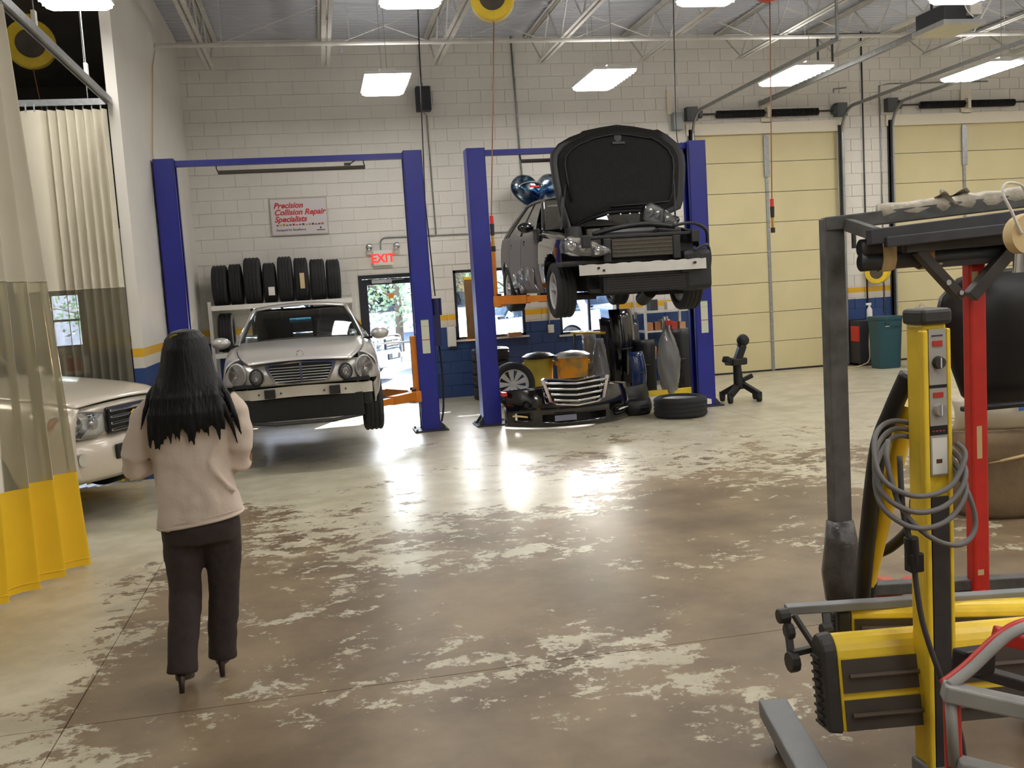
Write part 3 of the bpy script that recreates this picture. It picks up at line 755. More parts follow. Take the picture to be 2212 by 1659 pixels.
# ------------------------------------------------------------------ car bodies (local: front at -y, front axle at y=0)
def car_body(t, P, paint, glassm, interior=True, skip=()):
    """panels shared by all the cars; P holds the curves"""
    hw, zs, zr, arch, wb = P['hw'], P['zs'], P['zr'], P['arch'], P['wb']
    yc, yw1, yb1, yb0, zroof, wr, zcowl = P['cowl'], P['ws_top'], P['roof_end'], P['back_base'], P['zroof'], P['wr'], P['zcowl']
    R = P['R']; az = P.get('archz', R)
    prof = curve([(0, .925), (.18, .975), (.5, 1.0), (.82, .985), (1, .955)])
    def X(y, t_): return hw(y)*prof(t_)
    def snap(y, z):
        for ya in (0, wb):
            dy, dz = y-ya, z-az; d = math.hypot(dy, dz)
            if d < arch: return True, (ya+dy/d*arch if d > 1e-6 else y, az+dz/d*arch if d > 1e-6 else z+arch)
        return False, (y, z)
    def panel(name, y0, y1, s, rows=14, extra=False, m=paint):
        ny = max(4, int((y1-y0)/.05)); vs = []; idx = {}; ins = {}
        nt = rows+(4 if extra else 0)
        for j in range(nt+1):
            for i in range(ny+1):
                y = lerp(y0, y1, i/ny)
                if j <= rows:
                    t_ = j/rows; z = lerp(zr(y), zs(y), t_); x = X(y, t_)
                else:
                    q = (j-rows)/4; t_ = 1; x = lerp(X(y, 1), P['hoodw'](y)+.006, q); z = zs(y)+(P['hoodz'](y)-zs(y)-.01)*math.sin(q*PI/2)
                b, (y2, z2) = (False, (y, z)) if j > rows else snap(y, z)
                if b and j <= rows:
                    tt = max(0, min(1, (z2-zr(y2))/(zs(y2)-zr(y2)))); x = X(y2, tt)
                ins[(i, j)] = b; vs.append((s*x, y2, z2)); idx[(i, j)] = len(vs)-1
        fs = []
        for j in range(nt):
            for i in range(ny):
                q = [(i, j), (i+1, j), (i+1, j+1), (i, j+1)]
                if all(ins[k] for k in q): continue
                fs.append(tuple(idx[k] for k in q))
        mb = MB(); mb.add(vs, fs)
        return mb.build(name, m, t, smooth=True, world=False, solid=.012)
    for s in (-1, 1):
        for (nm, y0, y1, ex) in P['panels']:
            if (nm, s) in skip: continue
            panel(nm, y0+.004, y1-.004, s, extra=ex)
        # wheel-arch lips
        for ya in (0, wb):
            pts = []
            for k in range(21):
                a = PI*(-.02+1.04*k/20); y, z = ya+arch*math.cos(a), az+arch*math.sin(a)
                tt = max(0, min(1, (z-zr(y))/(zs(y)-zr(y)))); pts.append((s*(X(y, tt)+.002), y, z))
            if ya == 0 and ('fender', s) in skip: continue
            MB().tube(pts, .010, seg=6).build('arch_lip', P.get('lipm', paint), t, smooth=True, world=False)
    # underbody and wheel houses
    y0, y1 = P['y0'], P['y1']
    MB().bb(-.58, .58, y0+.45, y1-.35, .20, .62).bb(-.80, .80, arch+.06, wb-arch-.06, .20, .42).build('underbody', black_plastic, t, world=False)
    # windscreen
    wbm = P['wsw']
    def ws(u, v): return (u*lerp(wbm, wr, v), lerp(yc, yw1, v)+u*u*lerp(.22, .10, v), lerp(zcowl, zroof-.03, v)+.03*math.sin(v*PI)-.01*u*u)
    MB().grid(lambda u, v: ws(u*2-1, v), 16, 8).build('windscreen', glassm, t, smooth=True, world=False)
    def bk(u, v): return (u*lerp(wr, wbm*.97, v), lerp(yb1, yb0, v)-u*u*lerp(.08, .2, v), lerp(zroof-.03, P['zdeck'], v)+.03*math.sin(v*PI))
    MB().grid(lambda u, v: bk(u*2-1, v), 16, 8).build('rear_window', glassm, t, smooth=True, world=False)
    def rf(u, v):
        uu = u*2-1; ya = yw1+uu*uu*.10; yb = yb1-uu*uu*.08
        return (uu*(wr+.012), lerp(ya, yb, v), zroof-.03+.03*math.sin(v*PI)**.6+.035*(1-uu*uu)-.012*uu*uu)
    if 'roof' not in skip:
        MB().grid(rf, 20, 12).build('roof', paint, t, smooth=True, world=False, solid=.014)
    # side glass and pillars
    for s in (-1, 1):
        A0 = Vector((s*wbm*1.02, yc+.24, zs(yc+.24)-.005)); A1 = Vector((s*(wr+.005), yw1+.10, zroof-.045))
        C1 = Vector((s*(wr+.005), yb1-.08, zroof-.045)); C0 = Vector((s*wbm*1.0, yb0-.22, zs(yb0-.22)-.005))
        def sg(u, v):
            a = A0.lerp(A1, v); c = C0.lerp(C1, v); p = a.lerp(c, u)
            zb = zs(p.y)-.005; p.z = lerp(zb, A1.z+.012*math.sin(u*PI), v)
            p.x = s*(lerp(X(p.y, 1)-.012, wr+.004, v**1.15))
            return p
        MB().grid(lambda u, v: sg(.03+.94*u, v), 20, 8).build('side_window', glassm, t, smooth=True, world=False)
        MB().tube([A0.lerp(A1, k/8)+Vector((0, -.012*math.sin(k/8*PI), .015*math.sin(k/8*PI))) for k in range(9)], .032, seg=8).build('front_pillar', P.get('pillarm', paint), t, smooth=True, world=False)
        mb = MB(); mb.grid(lambda u, v: sg(.90+.12*u, v)+Vector((s*.004, 0, 0)), 6, 8); mb.build('rear_pillar', paint, t, smooth=True, world=False, solid=.012)
        for u_ in P['bpillars']:
            MB().grid(lambda u, v: sg(u_-.02+.04*u, v)+Vector((s*.005, 0, 0)), 2, 8).build('door_pillar', black_plastic, t, smooth=True, world=False, solid=.008)
        MB().tube([sg(k/16, 1)+Vector((s*.004, 0, .006)) for k in range(17)], .016, seg=6).build('roof_rail', paint, t, smooth=True, world=False)
        MB().tube([sg(k/16, 0)+Vector((s*.008, 0, .0)) for k in range(17)], .008, seg=6).build('belt_trim', black_plastic, t, smooth=True, world=False)
    # deck lid and tail
    def dk(u, v):
        uu = u*2-1; y = lerp(yb0-.05, y1-.06, v); return (uu*X(y, 1)*.97, y-uu*uu*.06*(1-v), lerp(P['zdeck']+.01, P['ztail'], v)+.02*(1-uu*uu)-.02*uu*uu)
    MB().grid(dk, 14, 6).build('deck_lid', paint, t, smooth=True, world=False, solid=.01)
    def tl(u, v):
        uu = u*2-1; z = lerp(zr(y1)+.02, P['ztail'], v); return (uu*hw(y1-.02)*.97, y1-.05-.10*uu**4+.05*math.sin(v*PI), z)
    MB().grid(tl, 14, 8).build('tail_panel', paint, t, smooth=True, world=False, solid=.01)
    if interior:
        im = mat('cabin_dark', C3(36, 36, 38), .8)
        MB().bb(-wbm*.9, wbm*.9, yc+.12, yc+.5, zcowl-.42, zcowl-.10).build('dashboard', im, t, world=False, bevel=.04)
        for s in (-1, 1):
            st = MB().bb(s*.36-.24, s*.36+.24, yc+.95, yc+1.4, .42, .58).box((s*.36, yc+1.46, .88), (.46, .14, .62), rot=Matrix.Rotation(-.25, 3, 'X')).build('seat', im, t, world=False, bevel=.04)
            MB().box((s*.36, yc+1.60, 1.24 if zroof > 1.36 else 1.18), (.26, .10, .16)).build('headrest', im, st, world=False, bevel=.04)
        MB().bb(-.6, .6, yb0-.55, yb0-.25, .45, P['zdeck']-.12).build('rear_seat', im, t, world=False, bevel=.05)
        MB().lathe([(.17, -.012), (.185, 0), (.17, .012), (.155, 0)], (.36, yc+.62, zcowl-.12), M=Matrix.Rotation(-1.15, 3, 'X'), closed=True, seg=24).build('steering_wheel', im, t, world=False, smooth=True)
def add_wheel(t, x, y, z, R, r, w, side, rim_m, nsp=5, double=False):
    o = tyre_mesh(MB(), (x, y, z), R, r, w).build('wheel_tyre', rubber, t, smooth=True, world=False, auto=50)
    rim(MB(), (x, y, z), r, w, side, nsp, double=double).build('wheel_rim', rim_silver, o, smooth=True, world=False, auto=35)
    MB().cyl((x-side*.02, y, z), (x+side*.01, y, z), r*.72, seg=24).build('brake_disc', brake, o, world=False)
def mirror(t, x, y, z, s, paint):
    mb = MB()
    mb.lathe([(.0, -.06), (.05, -.055), (.085, -.02), (.09, .03), (.07, .06), (.0, .062)], (0, 0, 0), 'Z', 16)
    o = MB().add([(x+s*p[0]*1.25, y+p[2]*.9, z+p[1]*.78) for p in mb.v], mb.f).build('door_mirror', paint, t, smooth=True, world=False)
    MB().bar((x-s*.09, y+.02, z-.04), (x-s*.20, y+.03, z-.055), .05, .035).build('mirror_arm', black_plastic, o, world=False)

silver = mat('silver_paint', C3(192, 189, 184), .34, .4, coat=.8)
tint_glass = glass('car_glass', (.42, .47, .47), 1.0)
lens = glass('lamp_lens', (.95, .96, .96), 1.0, haze=.18, hazecol=(.8, .8, .8))
reflector = mat('lamp_reflector', C3(214, 212, 204), .25, .55)
# --------------------------------- silver coupe
t = thing('silver_coupe', 'silver coupe with round twin headlights and no front bumper on the left lift', 'car', (-.24, 11.1, .37))
Pc = dict(hw=curve([(-.80, .62), (-.70, .74), (-.5, .80), (0, .845), (.8, .858), (2.2, .86), (3.0, .84), (3.6, .74), (3.77, .66)]),
          zs=curve([(-.80, .66), (-.6, .76), (0, .84), (.7, .90), (1.5, .93), (2.7, .97), (3.4, .96), (3.77, .90)]),
          zr=curve([(-.80, .55), (-.55, .52), (-.3, .30), (.3, .22), (2.4, .22), (3.2, .30), (3.77, .42)]),
          arch=.345, archz=.31, wb=2.69, R=.31, cowl=.62, ws_top=1.40, roof_end=2.30, back_base=3.0, zroof=1.37, wr=.56, zcowl=.96, wsw=.72,
          zdeck=.99, ztail=.95, y0=-.80, y1=3.77, panels=[('fender', -.52, .55, True), ('door', .55, 1.95, False), ('quarter_panel', 1.95, 3.75, False)],
          hoodw=curve([(-.8, .50), (-.5, .62), (0, .68), (.7, .70)]), hoodz=curve([(-.8, .79), (-.5, .865), (0, .92), (.7, .965)]), bpillars=(.62,))
car_body(t, Pc, silver, tint_glass)
def hood_fn(P, crown=.03, y0=-.78, y1=None):
    y1 = P['cowl']+.06 if y1 is None else y1
    def f(u, v):
        uu = u*2-1; y = lerp(y0+.02*uu*uu, y1+.16*uu*uu, v)
        return (uu*P['hoodw'](y), y, P['hoodz'](y)+crown*(1-uu*uu))
    return f
MB().grid(hood_fn(Pc), 18, 16).build('bonnet', silver, t, smooth=True, world=False, solid=.012)
MB().bb(-.66, .66, Pc['cowl']-.02, Pc['cowl']+.14, .90, .95).build('cowl_panel', black_plastic, t, world=False, bevel=.02)
# nose skin around the lamps and grille
def nose(u, v):
    uu = u*2-1; x = uu*.805; z = lerp(.575, .815-.035*abs(uu)**2.2, v)
    return (x*(1-.05*v*v), -.80+.29*abs(uu)**2.8+.06*v*v-.012*math.sin(v*PI), z)
MB().grid(nose, 28, 8).build('nose_panel', silver, t, smooth=True, world=False, solid=.012)
amber = mat('amber_lens', C3(196, 150, 110), .2, .3)
def oval_lamp(cx_, cz, a, b, yy, yaw, nm, amberpart=False):
    n = 28
    def pt(r, d, k):
        ang = 2*PI*k/n; x = a*r*math.cos(ang); z = b*r*math.sin(ang)
        return (cx_+x*math.cos(yaw), yy+x*math.sin(yaw)+d, cz+z)
    bz = MB(); bz.loft([[pt(1.10, .06, k) for k in range(n)], [pt(1.12, -.015, k) for k in range(n)], [pt(1.0, -.03, k) for k in range(n)], [pt(.98, .04, k) for k in range(n)]], cap=False)
    o = bz.build(nm, silver if nm == 'headlamp' else black_plastic, t, smooth=True, world=False)
    MB().loft([[pt(.98, .035, k) for k in range(n)], [pt(.75, .05, k) for k in range(n)], [pt(.3, .06, k) for k in range(n)]]).build('reflector', reflector, o, smooth=True, world=False)
    MB().loft([[pt(.99, -.025, k) for k in range(n)], [pt(.85, -.040, k) for k in range(n)], [pt(.5, -.052, k) for k in range(n)], [pt(.12, -.056, k) for k in range(n)]]).build('lens', lens, o, smooth=True, world=False)
    MB().lathe([(.0, -.01), (a*.34, -.008), (a*.38, .02), (a*.3, .03)], (cx_, yy+.005, cz-b*.25), 'Y', 16).build('bulb_projector', chrome, o, smooth=True, world=False)
    if amberpart:
        MB().loft([[pt(.9*math.cos(0) if False else .88, -.005, k) if 2 <= k <= 12 else pt(.05, -.005, k) for k in range(n)], [pt(.8, .02, k) if 2 <= k <= 12 else pt(.05, .02, k) for k in range(n)]]).build('turn_signal', amber, o, world=False)
for s in (-1, 1):
    oval_lamp(s*.655, .70, .100, .114, -.665, s*.5, 'headlamp', True)
    oval_lamp(s*.455, .672, .068, .080, -.765, s*.2, 'fog_lamp')
# grille
gp = [(-.36, .785), (-.30, .80), (0, .815), (.30, .80), (.36, .785), (.345, .73), (.285, .605), (.26, .592), (0, .585), (-.26, .592), (-.285, .605), (-.345, .73)]
mbg = MB(); npt = len(gp)
def gpt(p, s_, yy): return (p[0]*s_, yy+.06*(p[0]*s_)**2, .695+(p[1]-.695)*s_)
mbg.loft([[gpt(p, 1.0, -.80) for p in gp], [gpt(p, 1.0, -.845) for p in gp], [gpt(p, .90, -.845) for p in gp], [gpt(p, .90, -.80) for p in gp]], cap=False)
g = mbg.build('grille_frame', chrome, t, smooth=True, world=False, auto=40)
MB().prism([(p[0]*.92, .695+(p[1]-.695)*.92) for p in gp], lambda a, b, dd: (a, dd+.06*a*a, b), -.812, -.80).build('grille_backing', black_plastic, g, world=False)
for k in range(6):
    z = .615+k*.0285; wdt = lerp(.27, .325, k/5)
    MB().tube([(wdt*q/6, -.832+.06*(wdt*q/6)**2, z) for q in range(-6, 7)], .0045, seg=6).build('grille_slat', alu, g, smooth=True, world=False)
MB().bar((0, -.842, .60), (0, -.838, .80), .022, .012).build('grille_divider', chrome, g, world=False)
st_ = MB().lathe([(.030, -.003), (.036, 0), (.030, .003)], (0, -.70, .885), 'Y', 20, closed=True).cyl((0, -.70, .85), (0, -.70, .81), .006, seg=8).build('hood_emblem', chrome, g, world=False)
# bumper beam and what hangs under it
beam_w = mat('beam_white', C3(196, 190, 178), .4, noise=.06)
def bm_(u, v):
    uu = u*2-1; return (uu*.72, -.80+.16*abs(uu)**2.4, lerp(.44, .55, v)+.012*math.cos(uu*3))
MB().grid(bm_, 24, 4).build('bumper_beam', beam_w, t, world=False, solid=.03, bevel=.004)
for xx in (-.33, .33):
    MB().bb(xx-.055, xx+.055, -.845, -.79, .45, .54).build('bumper_bracket', black_plastic, t, world=False, bevel=.006)
    for q in (-1, 1): MB().cyl((xx+q*.11, -.842, .495), (xx+q*.11, -.80, .495), .010, seg=8).build('beam_bolt', dark_steel, t, world=False)
MB().bb(-.62, .62, -.74, -.50, .20, .44).build('radiator', mat('radiator_dark', C3(18, 18, 19), .7, noise=.3, scale=40), t, world=False, bevel=.01)
MB().bb(-.70, .70, -.76, -.55, .565, .60).build('lower_trim', black_plastic, t, world=False)
MB().tube([(-.6, -.70, .20), (-.3, -.76, .17), (.3, -.76, .17), (.6, -.70, .20)], .02, seg=8).build('cross_member', dark_steel, t, world=False)
for s in (-1, 1):
    MB().bb(s*.66-.06, s*.66+.06, -.66, -.34, .30, .56).build('wheel_house_liner', black_plastic, t, world=False, bevel=.03)
    add_wheel(t, s*.74, 0, .245, .315, .205, .215, s, alu); add_wheel(t, s*.74, 2.69, .245, .315, .205, .215, s, alu)
    mirror(t, s*.93, .82, .985, s, silver)
MB().bb(-.06, .06, 1.06, 1.09, 1.17, 1.22).bb(-.13, .13, 1.07, 1.10, 1.17, 1.225).build('rear_view_mirror', mat('mirror_blue_glint', C3(70, 150, 190), .3), t, world=False, bevel=.01)  # blue colour stands in for light coming through the windscreen
MB().bar((-.30, .86, 1.035), (-.12, .86, 1.04), .003, .02).build('windscreen_sticker', mat('sticker_green', C3(150, 180, 160), .6), t, world=False) if False else None
MB().tube([(-.62, .70, .975), (-.3, .60, 1.0), (0, .585, 1.005)], .008, seg=6).build('wiper', black_plastic, t, world=False)
MB().tube([(.0, .60, .995), (.3, .60, 1.0), (.62, .72, .985)], .008, seg=6).build('wiper', black_plastic, t, world=False)

# --------------------------------- black saloon on the right lift
mask_grey = mat('primer_grey_paint', C3(104, 100, 100), .6, 0.0, coat=.0)
XC, YA, ZL = 3.70, 11.6, 1.50
t = thing('black_saloon', 'raised black and grey saloon with its bonnet up and front bumper removed', 'car', (XC, YA, ZL))
Pb = dict(hw=curve([(-.85, .80), (-.5, .88), (0, .915), (.8, .925), (2.6, .925), (3.2, .90), (3.8, .80), (4.02, .70)]),
          zs=curve([(-.85, .70), (-.6, .78), (0, .88), (.8, .96), (1.8, .99), (2.9, 1.03), (3.6, 1.02), (4.02, .96)]),
          zr=curve([(-.85, .42), (-.4, .30), (.4, .22), (2.5, .22), (3.4, .30), (4.02, .42)]),
          arch=.37, archz=.31, wb=2.87, R=.335, cowl=.62, ws_top=1.42, roof_end=2.75, back_base=3.5, zroof=1.49, wr=.60, zcowl=1.02, wsw=.76,
          zdeck=1.06, ztail=1.02, y0=-.85, y1=4.02, panels=[('fender', -.40, .62, True), ('front_door', .62, 1.68, False), ('rear_door', 1.68, 2.50, False), ('quarter_panel', 2.50, 4.0, False)],
          hoodw=curve([(-.8, .66), (0, .74), (.7, .78)]), hoodz=curve([(-.8, .80), (0, .93), (.7, 1.01)]), bpillars=(.42, .80), lipm=black_plastic, pillarm=black_gloss)
car_body(t, Pb, mask_grey, glass('dusty_glass', (.55, .57, .55), .9, haze=.35, hazecol=C3(170, 166, 150)), skip=(('fender', -1), ('fender', 1)))
# black front wings
prof_ = curve([(0, .925), (.18, .975), (.5, 1.0), (.82, .985), (1, .955)])
def wing(s, y0, y1):
    mb = MB(); ny, nz = 26, 16; vs = []; ins = []
    for j in range(nz+5):
        for i in range(ny+1):
            y = lerp(y0, y1, i/ny); zlo = Pb['zr'](y) if y > -.1 else .52
            if j <= nz:
                tt = j/nz; z = lerp(zlo, Pb['zs'](y), tt)
                x = Pb['hw'](y)*prof_(max(0, min(1, (z-Pb['zr'](y))/(Pb['zs'](y)-Pb['zr'](y)))))
                d = math.hypot(y, z-.31); b = d < .37
                if b and d > 1e-6: y, z = y/d*.37, .31+(z-.31)/d*.37
            else:
                q = (j-nz)/4; b = False; x = lerp(Pb['hw'](y)*.955, Pb['hoodw'](y), q); z = Pb['zs'](y)+(Pb['hoodz'](y)-Pb['zs'](y)-.02)*math.sin(q*PI/2)
            vs.append((s*x, y, z)); ins.append(b)
    fs = []
    for j in range(nz+4):
        for i in range(ny):
            q = [j*(ny+1)+i, j*(ny+1)+i+1, (j+1)*(ny+1)+i+1, (j+1)*(ny+1)+i]
            if not all(ins[k] for k in q): fs.append(tuple(q))
    return mb.add(vs, fs)
wing(-1, -.44, .615).build('front_wing', black_gloss, t, smooth=True, world=False, solid=.012)
wing(1, -.25, .615).build('front_wing', black_gloss, t, smooth=True, world=False, solid=.012)
# taped film on the sills, door handles removed
film = glass('plastic_film', (.75, .75, .78), 1.0, haze=.5, hazecol=(.6, .6, .62), rough=.08)
def fl_(u, v):
    y = lerp(.9, 2.4, u); z = lerp(.24, .52, v)
    return (-(Pb['hw'](y)*prof_((z-.22)/.75)+.012+.018*math.sin(u*21+v*4)*math.sin(v*3)+.008*math.sin(u*43)), y, z+.04*math.sin(u*5))
MB().grid(fl_, 40, 8).build('masking_film', film, t, smooth=False, world=False)
for y_ in (1.50, 2.38):
    for z_ in (.86, .90): MB().box((-Pb['hw'](y_)*.985, y_, z_), (.02, .05, .03)).build('handle_hole', black_plastic, t, world=False, bevel=.006)
mirror(t, -1.00, .92, 1.06, -1, black_gloss); mirror(t, 1.00, .92, 1.06, 1, black_gloss)
MB().bb(-.94, -.90, .55, .78, .86, 1.02).build('mirror_foot', black_plastic, t, world=False, bevel=.015)
# raised bonnet: inner insulation face towards the aisle
HC = .20
ho = [(-.74, -.17), (-.80, .12), (-.845, .50), (-.86, .72), (-.84, .84), (-.74, .955), (-.60, 1.03), (-.46, 1.075), (-.43, 1.10), (-.2, 1.14), (0, 1.165), (.2, 1.14), (.48, 1.085), (.54, 1.09), (.66, 1.02), (.80, .90), (.87, .76), (.875, .62), (.85, .42), (.82, .2), (.76, .06), (.55, -.02), (.2, .03), (-.2, .02), (-.5, -.06)]
def hood_pt(a, b, s_, off):
    cx0, cz0 = 0, .56
    a2, b2 = cx0+(a-cx0)*s_*1.04, cz0+(b-cz0)*s_
    lean = .10
    return (HC+a2, .56+b2*lean+off-.05*(1-(a2/.9)**2), 1.12+b2)
bn = MB(); bn.loft([[hood_pt(a, b, 1.0, .03) for a, b in ho], [hood_pt(a, b, 1.0, .0) for a, b in ho], [hood_pt(a, b, .96, -.012) for a, b in ho], [hood_pt(a, b, .90, .012) for a, b in ho], [hood_pt(a, b, .5, .02) for a, b in ho]])
bn2 = bn.build('bonnet', mat('bonnet_satin', C3(14, 14, 15), .42), t, smooth=True, world=False, auto=50)
MB().loft([[hood_pt(a, b, .90, .008) for a, b in ho], [hood_pt(a, b, .88, -.012) for a, b in ho], [hood_pt(a, b, .6, -.008) for a, b in ho], [hood_pt(a, b, .2, -.004) for a, b in ho]]).build('insulation_pad', mat('hood_felt', C3(26, 25, 25), .95, noise=.2, scale=20, bump=.3, bscale=40), bn2, smooth=True, world=False)
MB().tube([hood_pt(a, b, .80, -.03) for a, b in ho if b > .0], .012, seg=6).build('inner_rib', mat('hood_frame', C3(20, 20, 21), .5), bn2, smooth=True, world=False)
MB().lathe([(.05, 0), (.05, .02), (.03, .025)], hood_pt(0, 1.0, 1, -.02), 'Y', 14).bar(hood_pt(-.08, .93, 1, -.03), hood_pt(.08, .93, 1, -.03), .02, .03).build('latch', dark_steel, bn2, world=False)
for a in (-.16, .0, .12, .24):
    p = hood_pt(a-.05, .02, 1, -.045); MB().lathe([(.0, -.012), (.012, -.008), (.012, .006)], p, 'Y', 8).build('washer_clip', alu, bn2, world=False)
for s in (-1, 1):
    MB().cyl((s*.74, .10, .96), (HC+s*.72, .58, 1.55), .012, seg=8).build('gas_strut', dark_steel, bn2, world=False)
# engine bay
eb = mat('engine_dark', C3(30, 30, 31), .55, noise=.35, scale=14)
MB().bb(-.68, .68, -.60, .58, .52, .70).build('engine_bay_floor', eb, t, world=False)
for s in (-1, 1):
    MB().cyl((s*.60, .0, .70), (s*.60, .04, .97), .12, .10, seg=18).build('strut_tower', eb, t, world=False, smooth=True, auto=40)
    MB().bb(s*.66-.05, s*.66+.05, -.75, .55, .70, .84).build('side_rail', eb, t, world=False, bevel=.01)
MB().bb(-.36, .36, -.30, .34, .70, .93).build('engine_cover', mat('engine_cover', C3(42, 42, 44), .4), t, world=False, bevel=.05)
for k in range(4): MB().bb(-.30+k*.16, -.20+k*.16, -.26, .30, .93, .945).build('cover_rib', dark_steel, t, world=False, bevel=.005)
MB().bb(.30, .62, -.42, -.06, .74, .90).build('air_box', eb, t, world=False, bevel=.03)
MB().cyl((-.45, -.32, .72), (-.45, -.32, .93), .08, seg=16).build('coolant_tank', mat('tank_grey', C3(96, 92, 84), .5), t, world=False)
MB().tube(smooth_path([(-.5, -.45, .86), (-.2, -.5, .92), (.15, -.46, .95), (.5, -.5, .90)], 6), .03, seg=8).build('intake_hose', eb, t, world=False, smooth=True)
MB().bb(-.66, .66, -.72, -.62, .79, .83).build('radiator_support', eb, t, world=False, bevel=.01)
rg = mat('radiator_fins', C3(74, 70, 62), .6, .4, noise=.2, scale=60)
MB().bb(-.36, .38, -.74, -.68, .57, .78).build('radiator_core', rg, t, world=False)
for k in range(9): MB().bb(-.35, .37, -.748, -.74, .58+k*.022, .586+k*.022).build('radiator_fin', mat('fin_tan', C3(104, 98, 86), .5, .4), t, world=False) if k % 2 == 0 else None
for s in (-1, 1): MB().bb(s*.42-.045, s*.42+.045, -.76, -.66, .52, .79).build('radiator_tank', eb, t, world=False, bevel=.01)
def beam2(u, v):
    uu = u*2-1; return (.0+uu*.76, -.86+.12*abs(uu)**2.2, lerp(.385, .50, v)+(.008 if int(abs(uu)*9) % 2 else 0)*v)
MB().grid(beam2, 30, 3).build('bumper_beam', mat('beam_alu', C3(206, 204, 198), .38, .35, noise=.06), t, world=False, solid=.05, bevel=.004)
for xx, zz in ((-.56, .46), (-.50, .43), (.6, .46)): MB().cyl((xx, -.855, zz), (xx, -.80, zz), .014, seg=8).build('beam_hole', black_plastic, t, world=False)
for s in (-1, 1): MB().bb(s*.5-.05, s*.5+.05, -.80, -.4, .36, .48).build('crash_box', eb, t, world=False)
MB().bb(-.48, .56, -.72, -.56, .16, .40).build('lower_cooler', eb, t, world=False, bevel=.01)
for k in range(7): MB().bb(-.44, .52, -.73, -.72, .19+k*.028, .20+k*.028).build('cooler_fin', mat('fin_grey', C3(58, 55, 52), .6), t, world=False)
MB().bb(.50, .86, -.74, -.36, .14, .62).build('torn_liner', eb, t, world=False, bevel=.06)
MB().tube(smooth_path([(.62, -.78, .60), (.80, -.72, .66), (.88, -.62, .52), (.86, -.60, .34), (.78, -.66, .2)], 6), .018, seg=6).build('loose_cable', black_plastic, t, world=False, smooth=True)
MB().tube(smooth_path([(.40, -.70, .90), (.62, -.74, .92), (.82, -.66, .84), (.90, -.5, .70)], 6), .02, seg=6).build('loose_cable', black_plastic, t, world=False, smooth=True)
MB().bar((-.62, -.60, .20), (.62, -.60, .18), .10, .05).bar((-.72, 0, .16), (.72, 0, .16), .14, .06).build('subframe', eb, t, world=False, bevel=.01)
MB().cyl((.26, -.2, .16), (.26, .1, .06), .09, seg=14).build('oil_pan', eb, t, world=False)
for s in (-1, 1):
    MB().bb(s*.56-.16, s*.56+.16, -.12, .12, .10, .16).build('control_arm', eb, t, world=False)
    add_wheel(t, s*.80, 0, .23, .335, .225, .235, s, alu, 5, True); add_wheel(t, s*.80, 2.87, .27, .335, .225, .235, s, alu, 5, True)
MB().cyl((-.42, 2.95, .16), (-.10, 2.95, .16), .11, seg=16).build('exhaust_muffler', dark_steel, t, world=False)
# headlamps: one fitted, one lying loose in the bay
lampb = mat('lamp_black', C3(20, 20, 22), .3)
def wedge_lamp(fn, nm):
    hp_ = [(-.26, .06), (-.24, .13), (-.16, .16), (-.05, .13), (.10, .075), (.25, .0), (.27, -.05), (.16, -.085), (.0, -.08), (-.16, -.06), (-.25, -.02)]
    o = MB().loft([[fn(a, b, .14) for a, b in hp_], [fn(a, b, .01) for a, b in hp_]]).build(nm, lampb, t, world=False)
    MB().loft([[fn(a*.93, b*.9, .005) for a, b in hp_], [fn(a*.9, b*.85, -.002) for a, b in hp_]]).build('reflector', mat('lamp_bright', C3(222, 222, 218), .3, .3), o, world=False)
    for (a, b, r_) in ((-.15, .05, .055), (-.04, .03, .05), (.11, -.02, .045)):
        mb = MB(); vs = [fn(a+rr*math.cos(2*PI*k/14), b+rr*math.sin(2*PI*k/14), d_) for rr, d_ in ((r_, -.004), (r_*.8, .02 if False else -.012), (r_*.3, -.02)) for k in range(14)]
        mb.add(vs, [(i*14+k, i*14+(k+1) % 14, (i+1)*14+(k+1) % 14, (i+1)*14+k) for i in range(2) for k in range(14)]+[tuple(28+k for k in range(14))]); mb.build('projector', chrome, o, smooth=True, world=False)
    MB().add([fn(.03, .115, -.012), (fn(.05, .11, -.012)), fn(.075, -.075, -.012), fn(.055, -.078, -.012)], [(0, 1, 2, 3)]).build('lamp_divider', lampb, o, world=False, solid=.012)
    MB().loft([[fn(a, b, -.002) for a, b in hp_], [fn(a*.9, b*.88, -.022) for a, b in hp_], [fn(a*.5, b*.5, -.03) for a, b in hp_]]).build('lens', lens, o, world=False, smooth=True)
wedge_lamp(lambda a, b, d_: (-.655+a*.98, -.70-.40*a+d_, .68+b*1.05), 'headlamp')
wedge_lamp(lambda a, b, d_: (.50+a*.85+b*.1, .0+d_*.9-b*.4, 1.04+b*1.1-a*.05), 'loose_headlamp')
MB().bb(-.93, -.42, -.66, -.30, .50, .56).build('wing_bracket', eb, t, world=False, bevel=.02)

